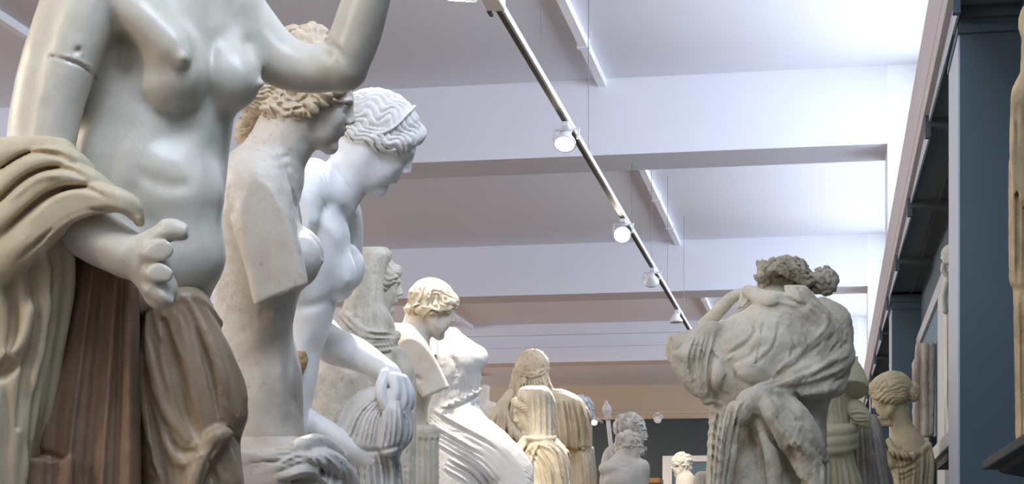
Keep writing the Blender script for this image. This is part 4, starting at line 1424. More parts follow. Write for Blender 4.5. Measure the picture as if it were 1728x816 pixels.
def build_torn_back():
    d0 = 4.8
    st = statue('twisting_woman_statue', 1300, d0, 'large weathered statue on the right seen from behind, with torn sleeve stump and swirling cloth')
    vb = vpod(d0)
    hc, H, R = (1326, 490, 40), 104, look(-100, 30)
    c = Clay(d0, (1110, 1450, 430, 700, -110, 150), 2.4)
    face(c, hc, H, R, detail=False, ear=False)
    c.chain([(1310, 520, 10, 40), (1300, 560, 0, 60)], 12)
    # raised thin arm that bends to the head
    c.chain([(1188, 548, 50, 12), (1208, 530, 36, 12), (1230, 506, 20, 11), (1248, 495, 10, 9), (1264, 493, 0, 8)], 3)
    c.chain([(1258, 494, 2, 8), (1252, 506, -8, 6), (1246, 518, -12, 5)], 2)
    c.chain([(1264, 494, 2, 7), (1262, 506, -12, 5), (1254, 516, -16, 4)], 2)
    # sleeve stump
    c.chain([(1230, 572, -20, 34), (1180, 582, -30, 30), (1140, 588, -36, 25)], 8)
    c.cut((1131, 588, -40), (-1, .02, -.35), 1.5, lo=(1110, 540, -100), hi=(1160, 640, 40), rough=2)
    c.fn(pits(9, 1.5, 61, .3))
    c.mesh('body', M_M, st)
    hr = Clay(d0, (1255, 1425, 425, 530, -50, 130), 1.9)
    hr.frame(hc, R, H)
    hr.ell((-.04, .15, 0), (.46, .40, .44), k=4)
    hr.frame()
    hr.chain([(1284, 444, 10, 7), (1290, 450, 0, 8)], 4)
    hr.chain([(1284, 466, -8, 10), (1310, 452, -16, 12), (1340, 458, -16, 12), (1362, 472, -8, 10)], 4)
    hr.ell((1390, 474, 26), (24, 23, 24), k=3)
    hr.ell((1370, 476, 20), (10, 9, 12), k=4)
    hr.fn(curly_hair(hc, R, H, .034, 8, 2.0, 62))
    hr.fn(wavy_hair(hc, R, H, .02, 14, 1.2, 16, 63))
    hr.mesh('hair', M_M_HAIR, st)

    k = Clay(d0, (1110, 1460, 480, vb, -175, 130), 2.4)
    k.loft([(500, 1280, 1372, -40, 50), (520, 1254, 1396, -64, 70), (548, 1212, 1410, -84, 80), (580, 1190, 1416, -96, 86), (620, 1188, 1414, -98, 88), (655, 1192, 1408, -94, 86), (690, 1198, 1396, -86, 80), (740, 1196, 1394, -88, 80),
            (800, 1192, 1396, -92, 84), (vb - 60, 1186, 1402, -96, 90), (vb, 1170, 1420, -110, 100)], 8, p=2.3, cap=14)
    # pleats hanging from the stump's sleeve
    k.chain([(1200, 566, -40, 26), (1172, 592, -46, 26), (1160, 628, -46, 18), (1178, 656, -46, 14)], 8)
    k.chain([(1150, 600, -44, 20), (1152, 626, -44, 14), (1162, 648, -42, 9)], 6)
    k.chain([(1190, 590, -52, 24), (1188, 640, -54, 20), (1194, 672, -50, 12)], 8)
    # veil from the head across the shoulders to the right
    k.chain([(1264, 492, -10, 12), (1300, 508, -44, 19), (1340, 524, -52, 20), (1370, 540, -54, 18), (1392, 560, -56, 14)], 6)
    k.chain([(1332, 470, -30, 12), (1350, 500, -50, 20), (1376, 530, -50, 22), (1404, 556, -40, 18), (1416, 590, -34, 16)], 6)
    k.chain([(1390, 520, -10, 20), (1414, 540, -16, 22), (1420, 580, -24, 20), (1408, 610, -52, 18), (1370, 626, -84, 16), (1320, 648, -104, 14)], 6)
    k.chain([(1424, 584, -6, 16), (1424, 606, -30, 18), (1396, 632, -70, 18), (1350, 650, -98, 16), (1300, 662, -112, 14)], 5)
    k.chain([(1418, 620, -14, 18), (1410, 650, -44, 18), (1380, 658, -80, 16), (1345, 662, -98, 12)], 5)
    # knot and the fall of cloth
    k.chain([(1330, 652, -104, 18), (1290, 664, -122, 20), (1262, 682, -128, 22), (1254, 700, -130, 17)], 6)
    k.chain([(1268, 672, -118, 18), (1300, 690, -132, 24), (1336, 730, -132, 26), (1360, 770, -126, 24), (1372, 830, -120, 22), (1374, 940, -114, 18)], 7)
    k.chain([(1240, 690, -112, 16), (1228, 740, -116, 18), (1216, 800, -112, 18), (1206, 900, -108, 16)], 7)
    k.chain([(1310, 668, -112, 16), (1348, 700, -118, 18), (1376, 750, -104, 16), (1390, 775, -92, 9)], 6)
    k.chain([(1280, 700, -120, 12), (1300, 760, -120, 14), (1310, 840, -112, 14)], 7)
    k.ell((1262, 790, -150), (22, 80, 42), R=rot(roll=-4), k=8, op='-')
    k.ell((1330, 800, -150), (10, 54, 30), R=rot(roll=8), k=6, op='-')
    # modelling of the folds
    k.folds([(1168, 566), (1156, 606), (1166, 648)], [(1208, 560), (1196, 620), (1198, 672)], 5, 3.2, 5, seed=61)
    k.ell((1268, 626, -84), (34, 34, 26), k=8)
    k.ell((1214, 632, -74), (18, 26, 22), k=14)
    E = [([(1257, 519), (1273, 548), (1250, 577), (1215, 592)], 4, 6, 3), ([(1315, 531), (1298, 585), (1232, 631)], 4, 6, 3), ([(1198, 587), (1227, 617), (1219, 646), (1240, 671)], 4, 6, 2), ([(1340, 560), (1332, 600), (1300, 640)], 3, 5, 2),
         ([(1290, 560), (1262, 592), (1226, 606)], 4, 5, 3), ([(1328, 548), (1342, 580), (1336, 610)], 3, 4, 2), ([(1352, 545), (1362, 576), (1350, 604)], 3, 4, 2), ([(1286, 540), (1280, 580), (1276, 600)], 3, 3.5, 2)]
    for pts, wd, am, off in E:
        k.drape(pts, wd * 1.1, 3)
        k.drape([(x + 2, y + off + wd * 1.3) for x, y in pts], wd * .9, 3, op='-', sink=.3)
    for pts, r in (([(1265, 486), (1330, 500), (1377, 514), (1394, 548), (1373, 573)], 6), ([(1373, 571), (1340, 602), (1302, 633)], 5), ([(1430, 600), (1396, 612), (1370, 628), (1320, 646)], 8), ([(1424, 640), (1400, 655), (1360, 664)], 7), ([(1408, 540), (1412, 566), (1396, 592)], 6),
                   ([(1310, 540), (1352, 556), (1384, 580)], 4), ([(1428, 560), (1420, 586), (1396, 600)], 6)):
        k.drape(pts, r, 4)
    for pts, r in (([(1288, 516), (1340, 522), (1374, 562)], 5), ([(1312, 500), (1350, 512), (1384, 540)], 4), ([(1345, 482), (1362, 506), (1386, 530)], 4), ([(1431, 579), (1400, 598), (1377, 612), (1330, 634), (1292, 648)], 7), ([(1388, 577), (1360, 602), (1320, 630)], 4),
                   ([(1423, 628), (1390, 644), (1357, 654), (1307, 654)], 7), ([(1420, 612), (1396, 622), (1372, 636)], 4), ([(1400, 530), (1418, 560), (1424, 580)], 5)):
        k.drape(pts, r, 4, op='-', sink=.3)
    k.folds([(1208, 690), (1200, 740), (1196, 830)], [(1246, 690), (1236, 740), (1222, 830)], 5, 3, 5, seed=66)
    for pts, r in (([(1286, 660), (1302, 684), (1316, 718), (1357, 760), (1390, 777)], 7), ([(1322, 662), (1350, 690), (1368, 726), (1392, 762)], 6), ([(1292, 700), (1320, 750), (1348, 790), (1362, 830)], 7), ([(1376, 770), (1388, 790), (1384, 830)], 6), ([(1222, 690), (1214, 750), (1204, 820)], 7), ([(1246, 690), (1240, 750), (1230, 830)], 7)):
        k.drape(pts, r, 4)
    for pts, r in (([(1300, 668), (1322, 692), (1346, 726), (1378, 758)], 6), ([(1278, 690), (1300, 730), (1330, 780), (1346, 830)], 7), ([(1266, 712), (1276, 760), (1286, 810)], 6), ([(1312, 704), (1340, 746), (1372, 792)], 4), ([(1340, 662), (1358, 680), (1372, 706)], 4), ([(1234, 700), (1228, 750), (1218, 820)], 5), ([(1256, 676), (1250, 696), (1260, 714), (1272, 700)], 3), ([(1340, 792), (1352, 812), (1370, 830)], 5)):
        k.drape(pts, r, 4, op='-', sink=.3)
    k.stroke([(1220, 600), (1244, 640), (1280, 650)], 8, -5)
    k.fn(lambda u, v, w, f: 2.6 * vnoise(u / 22, v / 22, w / 22, 69))
    for i in range(6):
        k.stroke([(1190, 680 + 18 * i), (1204, 676 + 18 * i), (1222, 684 + 20 * i)], 3, 4)
    k.drape([(1346, 708), (1348, 710), (1351, 712)], 4, 1.2, '-', sink=-.3, taper=False)
    k.fn(crepe(-50, 9, .6, 70))
    k.fn(pits(9, 1.6, 68, .3))
    k.mesh('robe', M_M, st)


def build_headless_small():
    d0 = 5.6
    st = statue('armless_draped_statue', 1425, d0, 'greenish headless statue with a cone-shaped arm stump and a rolled belt, behind the torn figure')
    vb = vpod(d0)
    c = Clay(d0, (1340, 1480, 580, vb, -60, 90), 2.0)
    c.chain([(1398, 600, 0, 20), (1416, 618, -10, 30), (1432, 645, -18, 32), (1438, 680, -22, 31)], 6)
    c.cut((1438, 660, -20), (0.12, 0.85, -0.5), 1)
    c.loft([(596, 1380, 1424, -20, 50), (620, 1360, 1440, -36, 60), (660, 1360, 1436, -40, 60), (700, 1366, 1434, -38, 56), (740, 1366, 1436, -40, 58), (780, 1358, 1444, -44, 62), (816, 1350, 1456, -48, 66), (vb, 1345, 1470, -54, 80)], 6, p=2.2, cap=12)
    
    c.stroke([(1428, 664), (1432, 665)], 2.4, -4, taper=0)
    for (v, a) in ((728, 11), (744, 12), (758, 10)):
        c.chain([(1366, v + 4, 0, a * .7), (1396, v + 2, -42, a), (1424, v - 2, -36, a), (1440, v - 6, -4, a * .8)], 3)
    c.folds([(1380, 770), (1376, 810), (1370, 860)], [(1436, 770), (1448, 810), (1456, 860)], 7, 2.6, 3.4, seed=71)
    c.folds([(1384, 630), (1390, 670), (1394, 710)], [(1420, 680), (1424, 700), (1426, 715)], 4, 3, 2, seed=72)
    c.mesh('body', M_N, st)
    b = Clay(d0, (1415, 1480, 665, 740, -40, 30), 1.6)
    b.chain([(1430, 680, 10, 14), (1446, 692, -4, 16), (1456, 706, -10, 14)], 4)
    b.chain([(1442, 690, -6, 17), (1452, 700, -10, 16)], 3)
    b.chain([(1456, 712, -8, 9), (1462, 716, -10, 7)], 3)
    b.folds([(1432, 690), (1446, 684), (1462, 690)], [(1438, 712), (1452, 714), (1466, 712)], 4, 2, 3, seed=73)
    b.mesh('sleeve', M_N, st)


def build_grey_draped():
    d0 = 5.9
    st = statue('draped_fragment_statue', 1465, d0, 'dark grey draped stone fragment with peaked top beside the greenish headless statue')
    vb = vpod(d0)
    c = Clay(d0, (1400, 1530, 690, vb, -40, 60), 1.9)
    c.loft([(700, 1436, 1452, -10, 20), (712, 1430, 1474, -20, 32), (740, 1426, 1486, -26, 40), (780, 1424, 1498, -30, 46), (816, 1422, 1508, -32, 50), (vb, 1420, 1516, -36, 52)], 5, p=2.3, cap=6)
    c.chain([(1474, 706, -4, 8), (1480, 730, -18, 10), (1486, 780, -26, 12), (1494, 850, -28, 12)], 5)
    c.folds([(1440, 712), (1436, 760), (1436, 840)], [(1476, 716), (1486, 760), (1500, 840)], 6, 3, 3.6, seed=75)
    c.fn(crepe(75, 6, 1.3, 77))
    c.fn(pits(8, 1.6, 76, .25))
    c.mesh('robe', stone('dark_grey_stone', (142, 136, 128), (100, 94, 86), 0.6, 8, 0.7, 0.3, 0.4, off=61), st)


def build_bun_woman():
    d0 = 6.3
    st = statue('bun_haired_woman_statue', 1525, d0, 'cream statue of a woman with her hair in a bun, hand raised to her chin')
    vb = vpod(d0)
    hc, H, R = (1502, 669, 0), 79, look(196, 16)
    c = Clay(d0, (1455, 1590, 625, vb, -60, 80), 1.8)
    face(c, hc, H, R)
    c.chain([(1514, 690, 6, 20), (1520, 716, 8, 19), (1528, 742, 8, 26)], 8)
    c.loft([(722, 1520, 1546, -12, 30), (742, 1503, 1560, -34, 46), (766, 1498, 1570, -42, 50), (800, 1496, 1570, -42, 50), (850, 1494, 1566, -42, 50), (vb, 1490, 1574, -46, 56)], 6, p=2.2, cap=10)
    # forearm and hand at the chin
    c.chain([(1504, 780, -36, 13), (1486, 764, -36, 12), (1477, 740, -30, 9.5), (1475, 724, -24, 7.5)], 4)
    c.chain([(1475, 722, -24, 7), (1480, 713, -20, 7), (1490, 712, -16, 6)], 3)
    c.chain([(1480, 710, -20, 4.2), (1492, 708, -16, 4), (1503, 712, -16, 3.6)], 2)
    c.chain([(1478, 710, -24, 4), (1486, 704, -22, 3.8), (1496, 705, -20, 3.2)], 2)
    c.chain([(1484, 716, -22, 4), (1496, 715, -20, 3.8), (1504, 717, -18, 3)], 2)
    c.chain([(1474, 716, -22, 4), (1474, 707, -20, 3.6), (1479, 702, -18, 3)], 2)
    c.mesh('body', M_O, st)
    hr = Clay(d0, (1455, 1565, 622, 710, -50, 50), 1.4)
    hr.frame(hc, R, H)
    hr.ell((-.06, .15, 0), (.45, .36, .36), k=3)
    for s in (-1, 1):
        hr.chain([(.30, .30, s * .04, .08), (.27, .20, s * .18, .09), (.12, .04, s * .29, .09), (-.08, -.06, s * .29, .09), (-.28, -.06, s * .18, .1)], k=3)
    hr.ell((.47, .0, 0), (.27, .26, .30), k=4, op='-')
    hr.frame()
    hr.ell((1541, 661, 0), (11, 15, 14), k=3)
    hr.fn(wavy_hair(hc, R, H, .03, 14, 1.2, 15, 77))
    hr.mesh('hair', M_O, st)
    k = Clay(d0, (1470, 1595, 730, vb, -70, 80), 1.8)
    k.loft([(762, 1494, 1572, -44, 54), (780, 1492, 1574, -48, 56), (816, 1492, 1572, -48, 56), (vb, 1486, 1578, -52, 60)], 4, p=2.3, cap=5)
    k.chain([(1500, 744, -38, 6), (1512, 762, -50, 7), (1540, 768, -48, 7), (1566, 752, -14, 6)], 4)
    k.chain([(1566, 750, -10, 6), (1572, 780, -20, 6), (1570, 820, -24, 6)], 4)
    k.folds([(1498, 760), (1510, 790), (1514, 830)], [(1562, 756), (1562, 790), (1556, 830)], 7, 2.6, 3.6, seed=78)
    k.folds([(1496, 772), (1520, 782), (1546, 770)], [(1498, 800), (1520, 812), (1546, 800)], 3, 2.6, 3, seed=79)
    k.mesh('dress', M_O, st)


build_torn_back()
build_headless_small()
build_grey_draped()
build_bun_woman()

# ---------------------------------------------------------------- farther statues down the hall
M_I = stone('pale_grey_marble', (220, 214, 204), (176, 164, 146), 0.5, 8, 0.55, 0.2, 0.25, off=71)
M_L = stone('blue_grey_plaster', (196, 200, 204), (160, 160, 158), 0.4, 8, 0.55, 0.2, 0.2, off=73)


def build_bearded():
    d0 = 11.5
    st = statue('bearded_man_statue', 1062, d0, 'distant bearded marble man in profile with a sceptre')
    vb = vpod(d0)
    hc, H, R = (1066, 728, 0), 62, look(8, 4)
    c = Clay(d0, (1005, 1110, 695, vb, -45, 45), 1.3)
    face(c, hc, H, R)
    c.chain([(1058, 745, 0, 15), (1054, 766, 0, 17), (1050, 780, 0, 24)], 6)
    c.loft([(764, 1034, 1066, -16, 16), (776, 1022, 1086, -26, 26), (800, 1016, 1092, -30, 30), (830, 1016, 1092, -30, 30), (vb, 1018, 1090, -30, 34)], 6, p=2.2, cap=8)
    c.chain([(1040, 754, -10, 7), (1028, 764, -16, 9), (1022, 790, -18, 10)], 4)
    c.mesh('body', M_I, st)
    hr = Clay(d0, (1030, 1110, 690, 775, -40, 40), 1.1)
    hr.frame(hc, R, H)
    hr.ell((-.07, .15, 0), (.44, .37, .36), k=2)
    hr.ell((.47, .0, 0), (.27, .26, .30), k=3, op='-')
    hr.chain([(.0, -.14, -.25, .09), (.10, -.34, -.20, .11), (.27, -.46, -.06, .13), (.30, -.54, 0, .10)], k=4)
    hr.chain([(.0, -.14, .25, .09), (.10, -.34, .20, .11), (.27, -.46, .06, .13), (.30, -.54, 0, .10)], k=4)
    hr.chain([(.39, -.19, .06, .04), (.39, -.19, -.06, .04)], k=3)
    hr.frame()
    hr.fn(curly_hair(hc, R, H, .05, 7, 2.4, 81))
    hr.mesh('hair', M_I, st)
    sp = MB()
    P = [world_pt(u, v, d0 - .12) for u, v in ((1025.5, 703), (1027, 718), (1036, 790), (1042, 850))]
    sp.tube(P[0], P[3], .017, .019, 12)
    d = (P[0] - P[3]).normalized()
    sp.lathe(P[0] - d * .03, d, [(0, .018), (.02, .030), (.045, .024), (.065, .034), (.10, .036), (.125, .020), (.15, .012), (.16, .004)], 14)
    sp.build('sceptre', M_I, st, smooth=True)


def build_leaning():
    d0 = 10.6
    st = statue('leaning_youth_statue', 1052, d0, 'distant nude marble youth leaning forward, head turned right, before the bearded man')
    vb = vpod(d0)
    hc, H, R = (1062, 754, 0), 54, look(14, 8)
    c = Clay(d0, (1000, 1105, 720, vb, -48, 48), 1.3)
    face(c, hc, H, R)
    c.chain([(1054, 766, 0, 15), (1048, 782, 0, 18), (1044, 800, 0, 26)], 6)
    c.loft([(772, 1030, 1072, -20, 20), (788, 1018, 1090, -30, 30), (806, 1012, 1096, -34, 34), (830, 1011, 1096, -34, 34), (900, 1016, 1090, -32, 32), (vb, 1018, 1090, -32, 34)], 6, p=2.2, cap=8)
    c.ell((1030, 790, -18), (20, 14, 18), k=8)
    c.ell((1084, 790, -6), (13, 16, 18), k=8)
    c.ell((1040, 812, -28), (20, 14, 10), k=8)
    c.stroke([(1030, 776), (1052, 788), (1070, 780)], 3, -2)
    c.mesh('body', M_I, st)
    hr = Clay(d0, (1025, 1095, 720, 785, -36, 36), 1.1)
    hr.frame(hc, R, H)
    hr.ell((-.06, .15, 0), (.44, .37, .36), k=2)
    hr.ell((-.28, -.1, 0), (.2, .2, .22), k=3)
    hr.ell((.47, .0, 0), (.27, .26, .30), k=3, op='-')
    hr.frame()
    hr.fn(curly_hair(hc, R, H, .05, 7, 2.4, 83))
    hr.mesh('hair', M_I, st)


def build_small_curly():
    d0 = 14.5
    st = statue('small_curly_statue', 1155, d0, 'small far statue with a curly head before the white-framed panel')
    vb = vpod(d0)
    hc, H, R = (1149, 783, 0), 40, look(196, 6)
    c = Clay(d0, (1120, 1190, 755, vb, -30, 30), 1.0)
    face(c, hc, H, R, ear=False)
    c.chain([(1154, 790, 0, 9), (1157, 804, 0, 11)], 4)
    c.loft([(796, 1148, 1166, -10, 10), (806, 1141, 1173, -16, 16), (830, 1139, 1175, -18, 18), (vb, 1138, 1178, -20, 20)], 4, p=2.2, cap=6)
    c.mesh('body', M_I, st)
    hr = Clay(d0, (1122, 1180, 755, 805, -28, 28), 0.9)
    hr.frame(hc, R, H)
    hr.ell((-.06, .14, 0), (.44, .38, .38), k=2)
    hr.ell((-.24, -.1, 0), (.2, .2, .26), k=3)
    hr.ell((.47, .0, 0), (.27, .26, .30), k=3, op='-')
    hr.frame()
    hr.fn(curly_hair(hc, R, H, .06, 6, 2.2, 85))
    hr.mesh('hair', M_I, st)
    d1 = 13.4
    s2 = statue('rounded_fragment_statue', 1184, d1, 'rounded beige stone shoulder at the foot of the torn figure, beside the small curly head')
    c = Clay(d1, (1160, 1215, 785, vpod(d1), -25, 25), 1.1)
    c.loft([(794, 1178, 1194, -8, 8), (802, 1172, 1202, -15, 15), (830, 1168, 1206, -18, 18), (vpod(d1), 1164, 1208, -20, 20)], 4, p=2.2, cap=6)
    c.folds([(1176, 804), (1174, 830)], [(1196, 804), (1200, 830)], 3, 2, 1.5, seed=5)
    c.mesh('body', M_M, s2)


def build_half_hidden():
    d0 = 9.9
    st = statue('grey_bust_statue', 985, d0, 'blue-grey head peeping out behind the golden mantle\'s shoulder', 'statue')
    vb = vpod(d0)
    hc, H, R = (981, 694, 0), 54, look(-20, 4)
    c = Clay(d0, (945, 1018, 660, vb, -40, 40), 1.2)
    face(c, hc, H, R)
    c.chain([(974, 708, 0, 13), (972, 728, 0, 15), (970, 742, 0, 20)], 5)
    c.loft([(726, 955, 986, -14, 14), (744, 948, 994, -24, 24), (800, 946, 996, -28, 28), (vb, 946, 998, -28, 28)], 5, p=2.2, cap=8)
    c.mesh('body', M_L, st)
    hr = Clay(d0, (950, 1015, 660, 725, -34, 34), 1.1)
    hr.frame(hc, R, H)
    hr.ell((-.06, .15, 0), (.44, .37, .37), k=2)
    hr.ell((.47, .0, 0), (.27, .26, .30), k=3, op='-')
    hr.frame()
    hr.fn(curly_hair(hc, R, H, .045, 6, 2.2, 87))
    hr.mesh('hair', M_L, st)
    d1 = 9.6
    s2 = statue('broken_torso_statue', 826, d1, 'small broken white torso with an arm stub, peeping out right of the headless woman')
    vb = vpod(d1)
    c = Clay(d1, (795, 860, 640, vb, -34, 34), 1.3)
    c.loft([(676, 806, 832, -14, 14), (692, 802, 842, -22, 22), (730, 800, 846, -26, 26), (800, 798, 850, -28, 28), (vb, 796, 852, -28, 28)], 5, p=2.2, cap=8)
    c.chain([(814, 690, -10, 10), (818, 668, -8, 8), (820, 652, -4, 7)], 4)
    c.ell((832, 688, -10), (10, 10, 12), k=5)
    c.cut((820, 650, -4), (.2, -1, 0), 1, lo=(805, 640, -20), hi=(835, 668, 20), rough=1.5)
    c.folds([(806, 706), (806, 800)], [(842, 706), (846, 800)], 5, 2.2, 2.4, seed=8)
    c.fn(pits(6, 1.4, 88, .2))
    c.mesh('body', M_I, s2)


build_bearded()
build_leaning()
build_small_curly()
build_half_hidden()

# ---------------------------------------------------------------- lighting track, spotlights, conduits
M_RAIL = plain('white_enamel', (236, 236, 240), 0.35, 0.01)
M_CHAN = plain('dark_channel', (58, 54, 52), 0.5, 0.02)
M_WIRE = plain('steel_wire', (110, 106, 108), 0.4, 0.02, metal=0.6)
M_LENS = plain('lit_lamp', (255, 240, 214), 0.3, 0.0, emit=60)
TRACK_H = 2.5


def track_pt(u, v, h=TRACK_H):
    return world_pt(u, v, F * h / (PY - v))


tr = empty('track_rail', track_pt(835, 0), 'long white lighting track hung below the ceiling on thin wires', 'lighting track')
a, b = track_pt(836, -2), track_pt(1163, 553)
ax = (b - a).normalized()
b = b + ax * .3
MB().bar(a, b, .034, .034).build('rail', M_RAIL, tr)
MB().bar(a + Vector((-.006, 0, -.0185)), b + Vector((-.006, 0, -.0185)), .024, .006).build('channel', M_CHAN, tr)
MB().bar(a + Vector((-.0175, 0, -.004)), b + Vector((-.0175, 0, -.004)), .003, .02).build('channel', M_CHAN, tr)
bx = MB().bar(a - ax * .75 + Vector((0, 0, -.012)), a + ax * .02 + Vector((0, 0, -.012)), .085, .075)
bx.build('power_box', M_RAIL, tr, bevel=.006)
MB().tube(a + ax * .01 + Vector((-.03, 0, -.05)), a + ax * .05 + Vector((-.03, 0, -.05)), .012, n=10).build('cable_gland', M_CHAN, tr)
for d in (7.6, 9.05, 11.0, 12.2, 13.4, 14.9):
    t = (d - 6.58) / (15.74 - 6.58)
    p = a + (b - a) * t
    w = MB().tube(p + Vector((0, 0, .017)), (p.x, p.y, CEIL_Z), .0022, n=6)
    w.tube(p + Vector((0, 0, .017)), p + Vector((0, 0, .05)), .006, n=8)
    w.build('hanging_wire', M_WIRE, tr)


def spotlight(u, v, target, label, power, lit=True, size=1.0, mount='track', angle=46, d=None, dx=0.0):
    """a spotlight: adaptor, yoke, round housing and lens; hung below the track, on its own rod, or on the end wall"""
    if mount == 'track':
        dd = F * (TRACK_H - .125) / (PY - v)
        k = (dd - a.dot(Vector((-SA, CA, 0)))) / ax.dot(Vector((-SA, CA, 0)))
        c = a + ax * k + Vector((-.012 + dx, 0, -.125))
    else:
        c = world_pt(u, v, d)
    dr = (Vector(target) - c).normalized()
    top = c + Vector((0.012 - dx * .4, 0, .125 - (.041 if dx == 0 else .07))) if mount == 'track' else c + Vector((0, 0, .09 * size))
    e = empty('track_spotlight', c, label, 'spotlight', 'spotlights of the hall')
    m = MB().box(top.x - .02 * size, top.x + .02 * size, top.y - .07 * size, top.y + .07 * size, top.z - .012 * size, top.z + .016 * size)
    m.build('adaptor', M_RAIL, e, bevel=.004)
    if mount == 'rod':
        MB().tube(top, (top.x, top.y, CEIL_Z), .004, n=8).build('rod', M_WIRE, e)
    elif mount == 'wall':
        MB().box(top.x - .02, top.x + .02, top.y, END_Y - .001, top.z - .02, top.z + .02).build('wall_arm', M_RAIL, e)
    sd = dr.cross(Vector((0, 0, 1))).normalized()
    y = MB().bar(top + sd * (-.075 * size) + Vector((0, 0, -.012)), top + sd * (.075 * size) + Vector((0, 0, -.012)), .014, .010)
    for s in (-1, 1):
        y.bar(top + sd * (.07 * s * size) + Vector((0, 0, -.008)), c + sd * (.07 * s * size) - dr * .02, .010, .014, up=(0, 1, 0.1))
    y.build('yoke', M_RAIL, e)
    q = c - dr * .07 * size
    hs = MB().lathe(q, dr, [(0, .02 * size), (.004, .034 * size), (.03, .040 * size), (.06 * size, .060 * size), (.07 * size, .064 * size), (.085 * size, .064 * size), (.085 * size, .056 * size), (.075 * size, .054 * size)], 24)
    hs.build('housing', M_RAIL, e, smooth=True)
    MB().lathe(q, dr, [(.072 * size, .05 * size), (.078 * size, .053 * size), (.082 * size, .04 * size), (.084 * size, .01 * size)], 20).build('lens', M_LENS if lit else M_RAIL, e, smooth=True)
    if lit:
        spot_light('spot_beam', c + dr * .05, target, power, WARM2, angle)
    return e


WARM2 = (1.0, 0.86, 0.66)
spotlight(783, -6, world_pt(775, 600, 6.7), 'glaring spotlight cut by the top edge, left of the white power box', 200, dx=-.05)
spotlight(970, 240, world_pt(903, 690, 7.5), 'largest glaring spotlight on the track, in front of the first beam', 480, angle=34)
spotlight(1062, 395, world_pt(965, 690, 8.6), 'second glaring spotlight along the track, below the bare ceiling bay', 420, angle=34)
spotlight(1110, 474, world_pt(1150, 815, 14.5), 'third glaring spotlight along the track, in front of the second beam', 260, angle=26)
# lamps of the same track above the frame, over the third and fifth statues
spot_light('spot_beam', track_pt(640, -330), world_pt(528, 330, 3.6), 420, (1.0, 0.93, 0.82), 30)
spot_light('spot_beam', track_pt(715, -60, 2.45), world_pt(706, 575, 5.8), 400, WARM2, 22)
spotlight(1151, 541, world_pt(1152, 800, 14.5), 'unlit white spotlight at the far end of the track', 0, lit=False)
spotlight(1003, 712, world_pt(985, 850, 26), 'faint lit lamp on the end wall beside the golden mantle and blue-grey head', 30, size=1.0, mount='wall', d=28.75)
spotlight(1110, 707, world_pt(1090, 800, 20), 'small white lamp high on the dark end wall', 0, lit=False, size=1.2, mount='wall', d=28.75)

# white conduits along the ceiling, one run to each bay
def conduit(ratio, y0, y1, label, r=.028):
    p = world_pt(PX, PY, 1)
    z = CEIL_Z - .03
    u, v = 1400 + ratio * 500, 950 - 500
    q = track_pt(u, v, z - EYE)
    m = MB().box(q.x - r, q.x + r, y0, y1, z - r, CEIL_Z)
    for k in range(int((y1 - y0) / 1.2)):
        yy = y0 + .6 + k * 1.2
        m.box(q.x - r * 1.5, q.x + r * 1.5, yy - .02, yy + .02, z - r * 1.3, CEIL_Z)
    o = m.build('ceiling_conduit', M_RAIL)
    tag(o, label, 'conduit', 'white conduits on the ceiling')


conduit(-.474, 5.73, 10.77, 'white conduit on the nearest ceiling bay, right of the track')
conduit(-.474, 11.22, 16.26, 'white conduit on the ceiling between the first and second beams')
conduit(-.474, 16.71, 21.75, 'short white conduit beyond the second beam, above the torn sleeve statue')
conduit(-1.52, 5.73, 10.77, 'white conduit at the upper left corner, beside the nearest statue\'s arm')
conduit(-1.52, 16.71, 21.75, 'white conduit beyond the second beam, right of the youth\'s curly head')
conduit(-1.88, 22.2, 27.5, 'white conduit past the farthest beam, above the small broken torso')

# ---------------------------------------------------------------- right wall: shelves, casts, frames
M_SHELF = plain('dark_grey_shelf', (46, 46, 48), 0.55, 0.03)
M_BLACK = plain('black_bracket', (16, 16, 17), 0.6, 0.03)
M_FRAME = plain('pale_frame_paint', (200, 200, 198), 0.5, 0.03)
M_PANEL = plain('grey_blue_panel', (104, 132, 148), 0.6, 0.06, 5)
M_KORE = stone('brown_stone', (196, 172, 132), (116, 92, 62), 0.7, 9, 0.7, 0.35, 0.5, off=81)
M_CAST = stone('cream_cast', (228, 220, 200), (190, 178, 152), 0.4, 8, 0.6, 0.15, 0.15, off=83)


def y_at(X, u):
    q = (u - PX) / F
    return X * (CA + q * SA) / (q * CA - SA)


def z_at(X, u, v):
    Y = y_at(X, u)
    return EYE + (PY - v) / F * (Y * CA - X * SA)


# near shelf with its bracket
X0 = .40
yf, zs = y_at(X0, 1658), z_at(X0, 1658, 777)
sh = empty('wall_shelf', (.52, yf - .5, zs - .024), 'dark grey shelf at the lower right corner that carries the brown stone figure', 'shelf')
MB().box(X0, WALL_X - .002, yf - 1.3, yf, zs - .024, zs).build('slab', M_SHELF, sh, bevel=.003)
MB().prism([(.43, zs - .025), (WALL_X - .002, zs - .025), (WALL_X - .002, zs - .12), (.56, zs - .06), (.44, zs - .036)], 'y', yf - 1.2, yf - .06).build('bracket', M_BLACK, sh)

# far shelf
X1 = .47
yf2, zs2 = y_at(X1, 1572), z_at(X1, 1572, 757)
sh2 = empty('wall_shelf', (.55, yf2 - .5, zs2 - .07), 'grey shelf end showing left of the near pillar, above a black bracket', 'shelf')
MB().box(X1, WALL_X - .002, yf2 - 1.1, yf2, zs2 - .062, zs2).build('slab', M_FRAME, sh2, bevel=.003)
MB().box(X1 + .02, WALL_X - .002, yf2 - 1.08, yf2 - .04, zs2 - .10, zs2 - .063).build('bracket', M_BLACK, sh2)
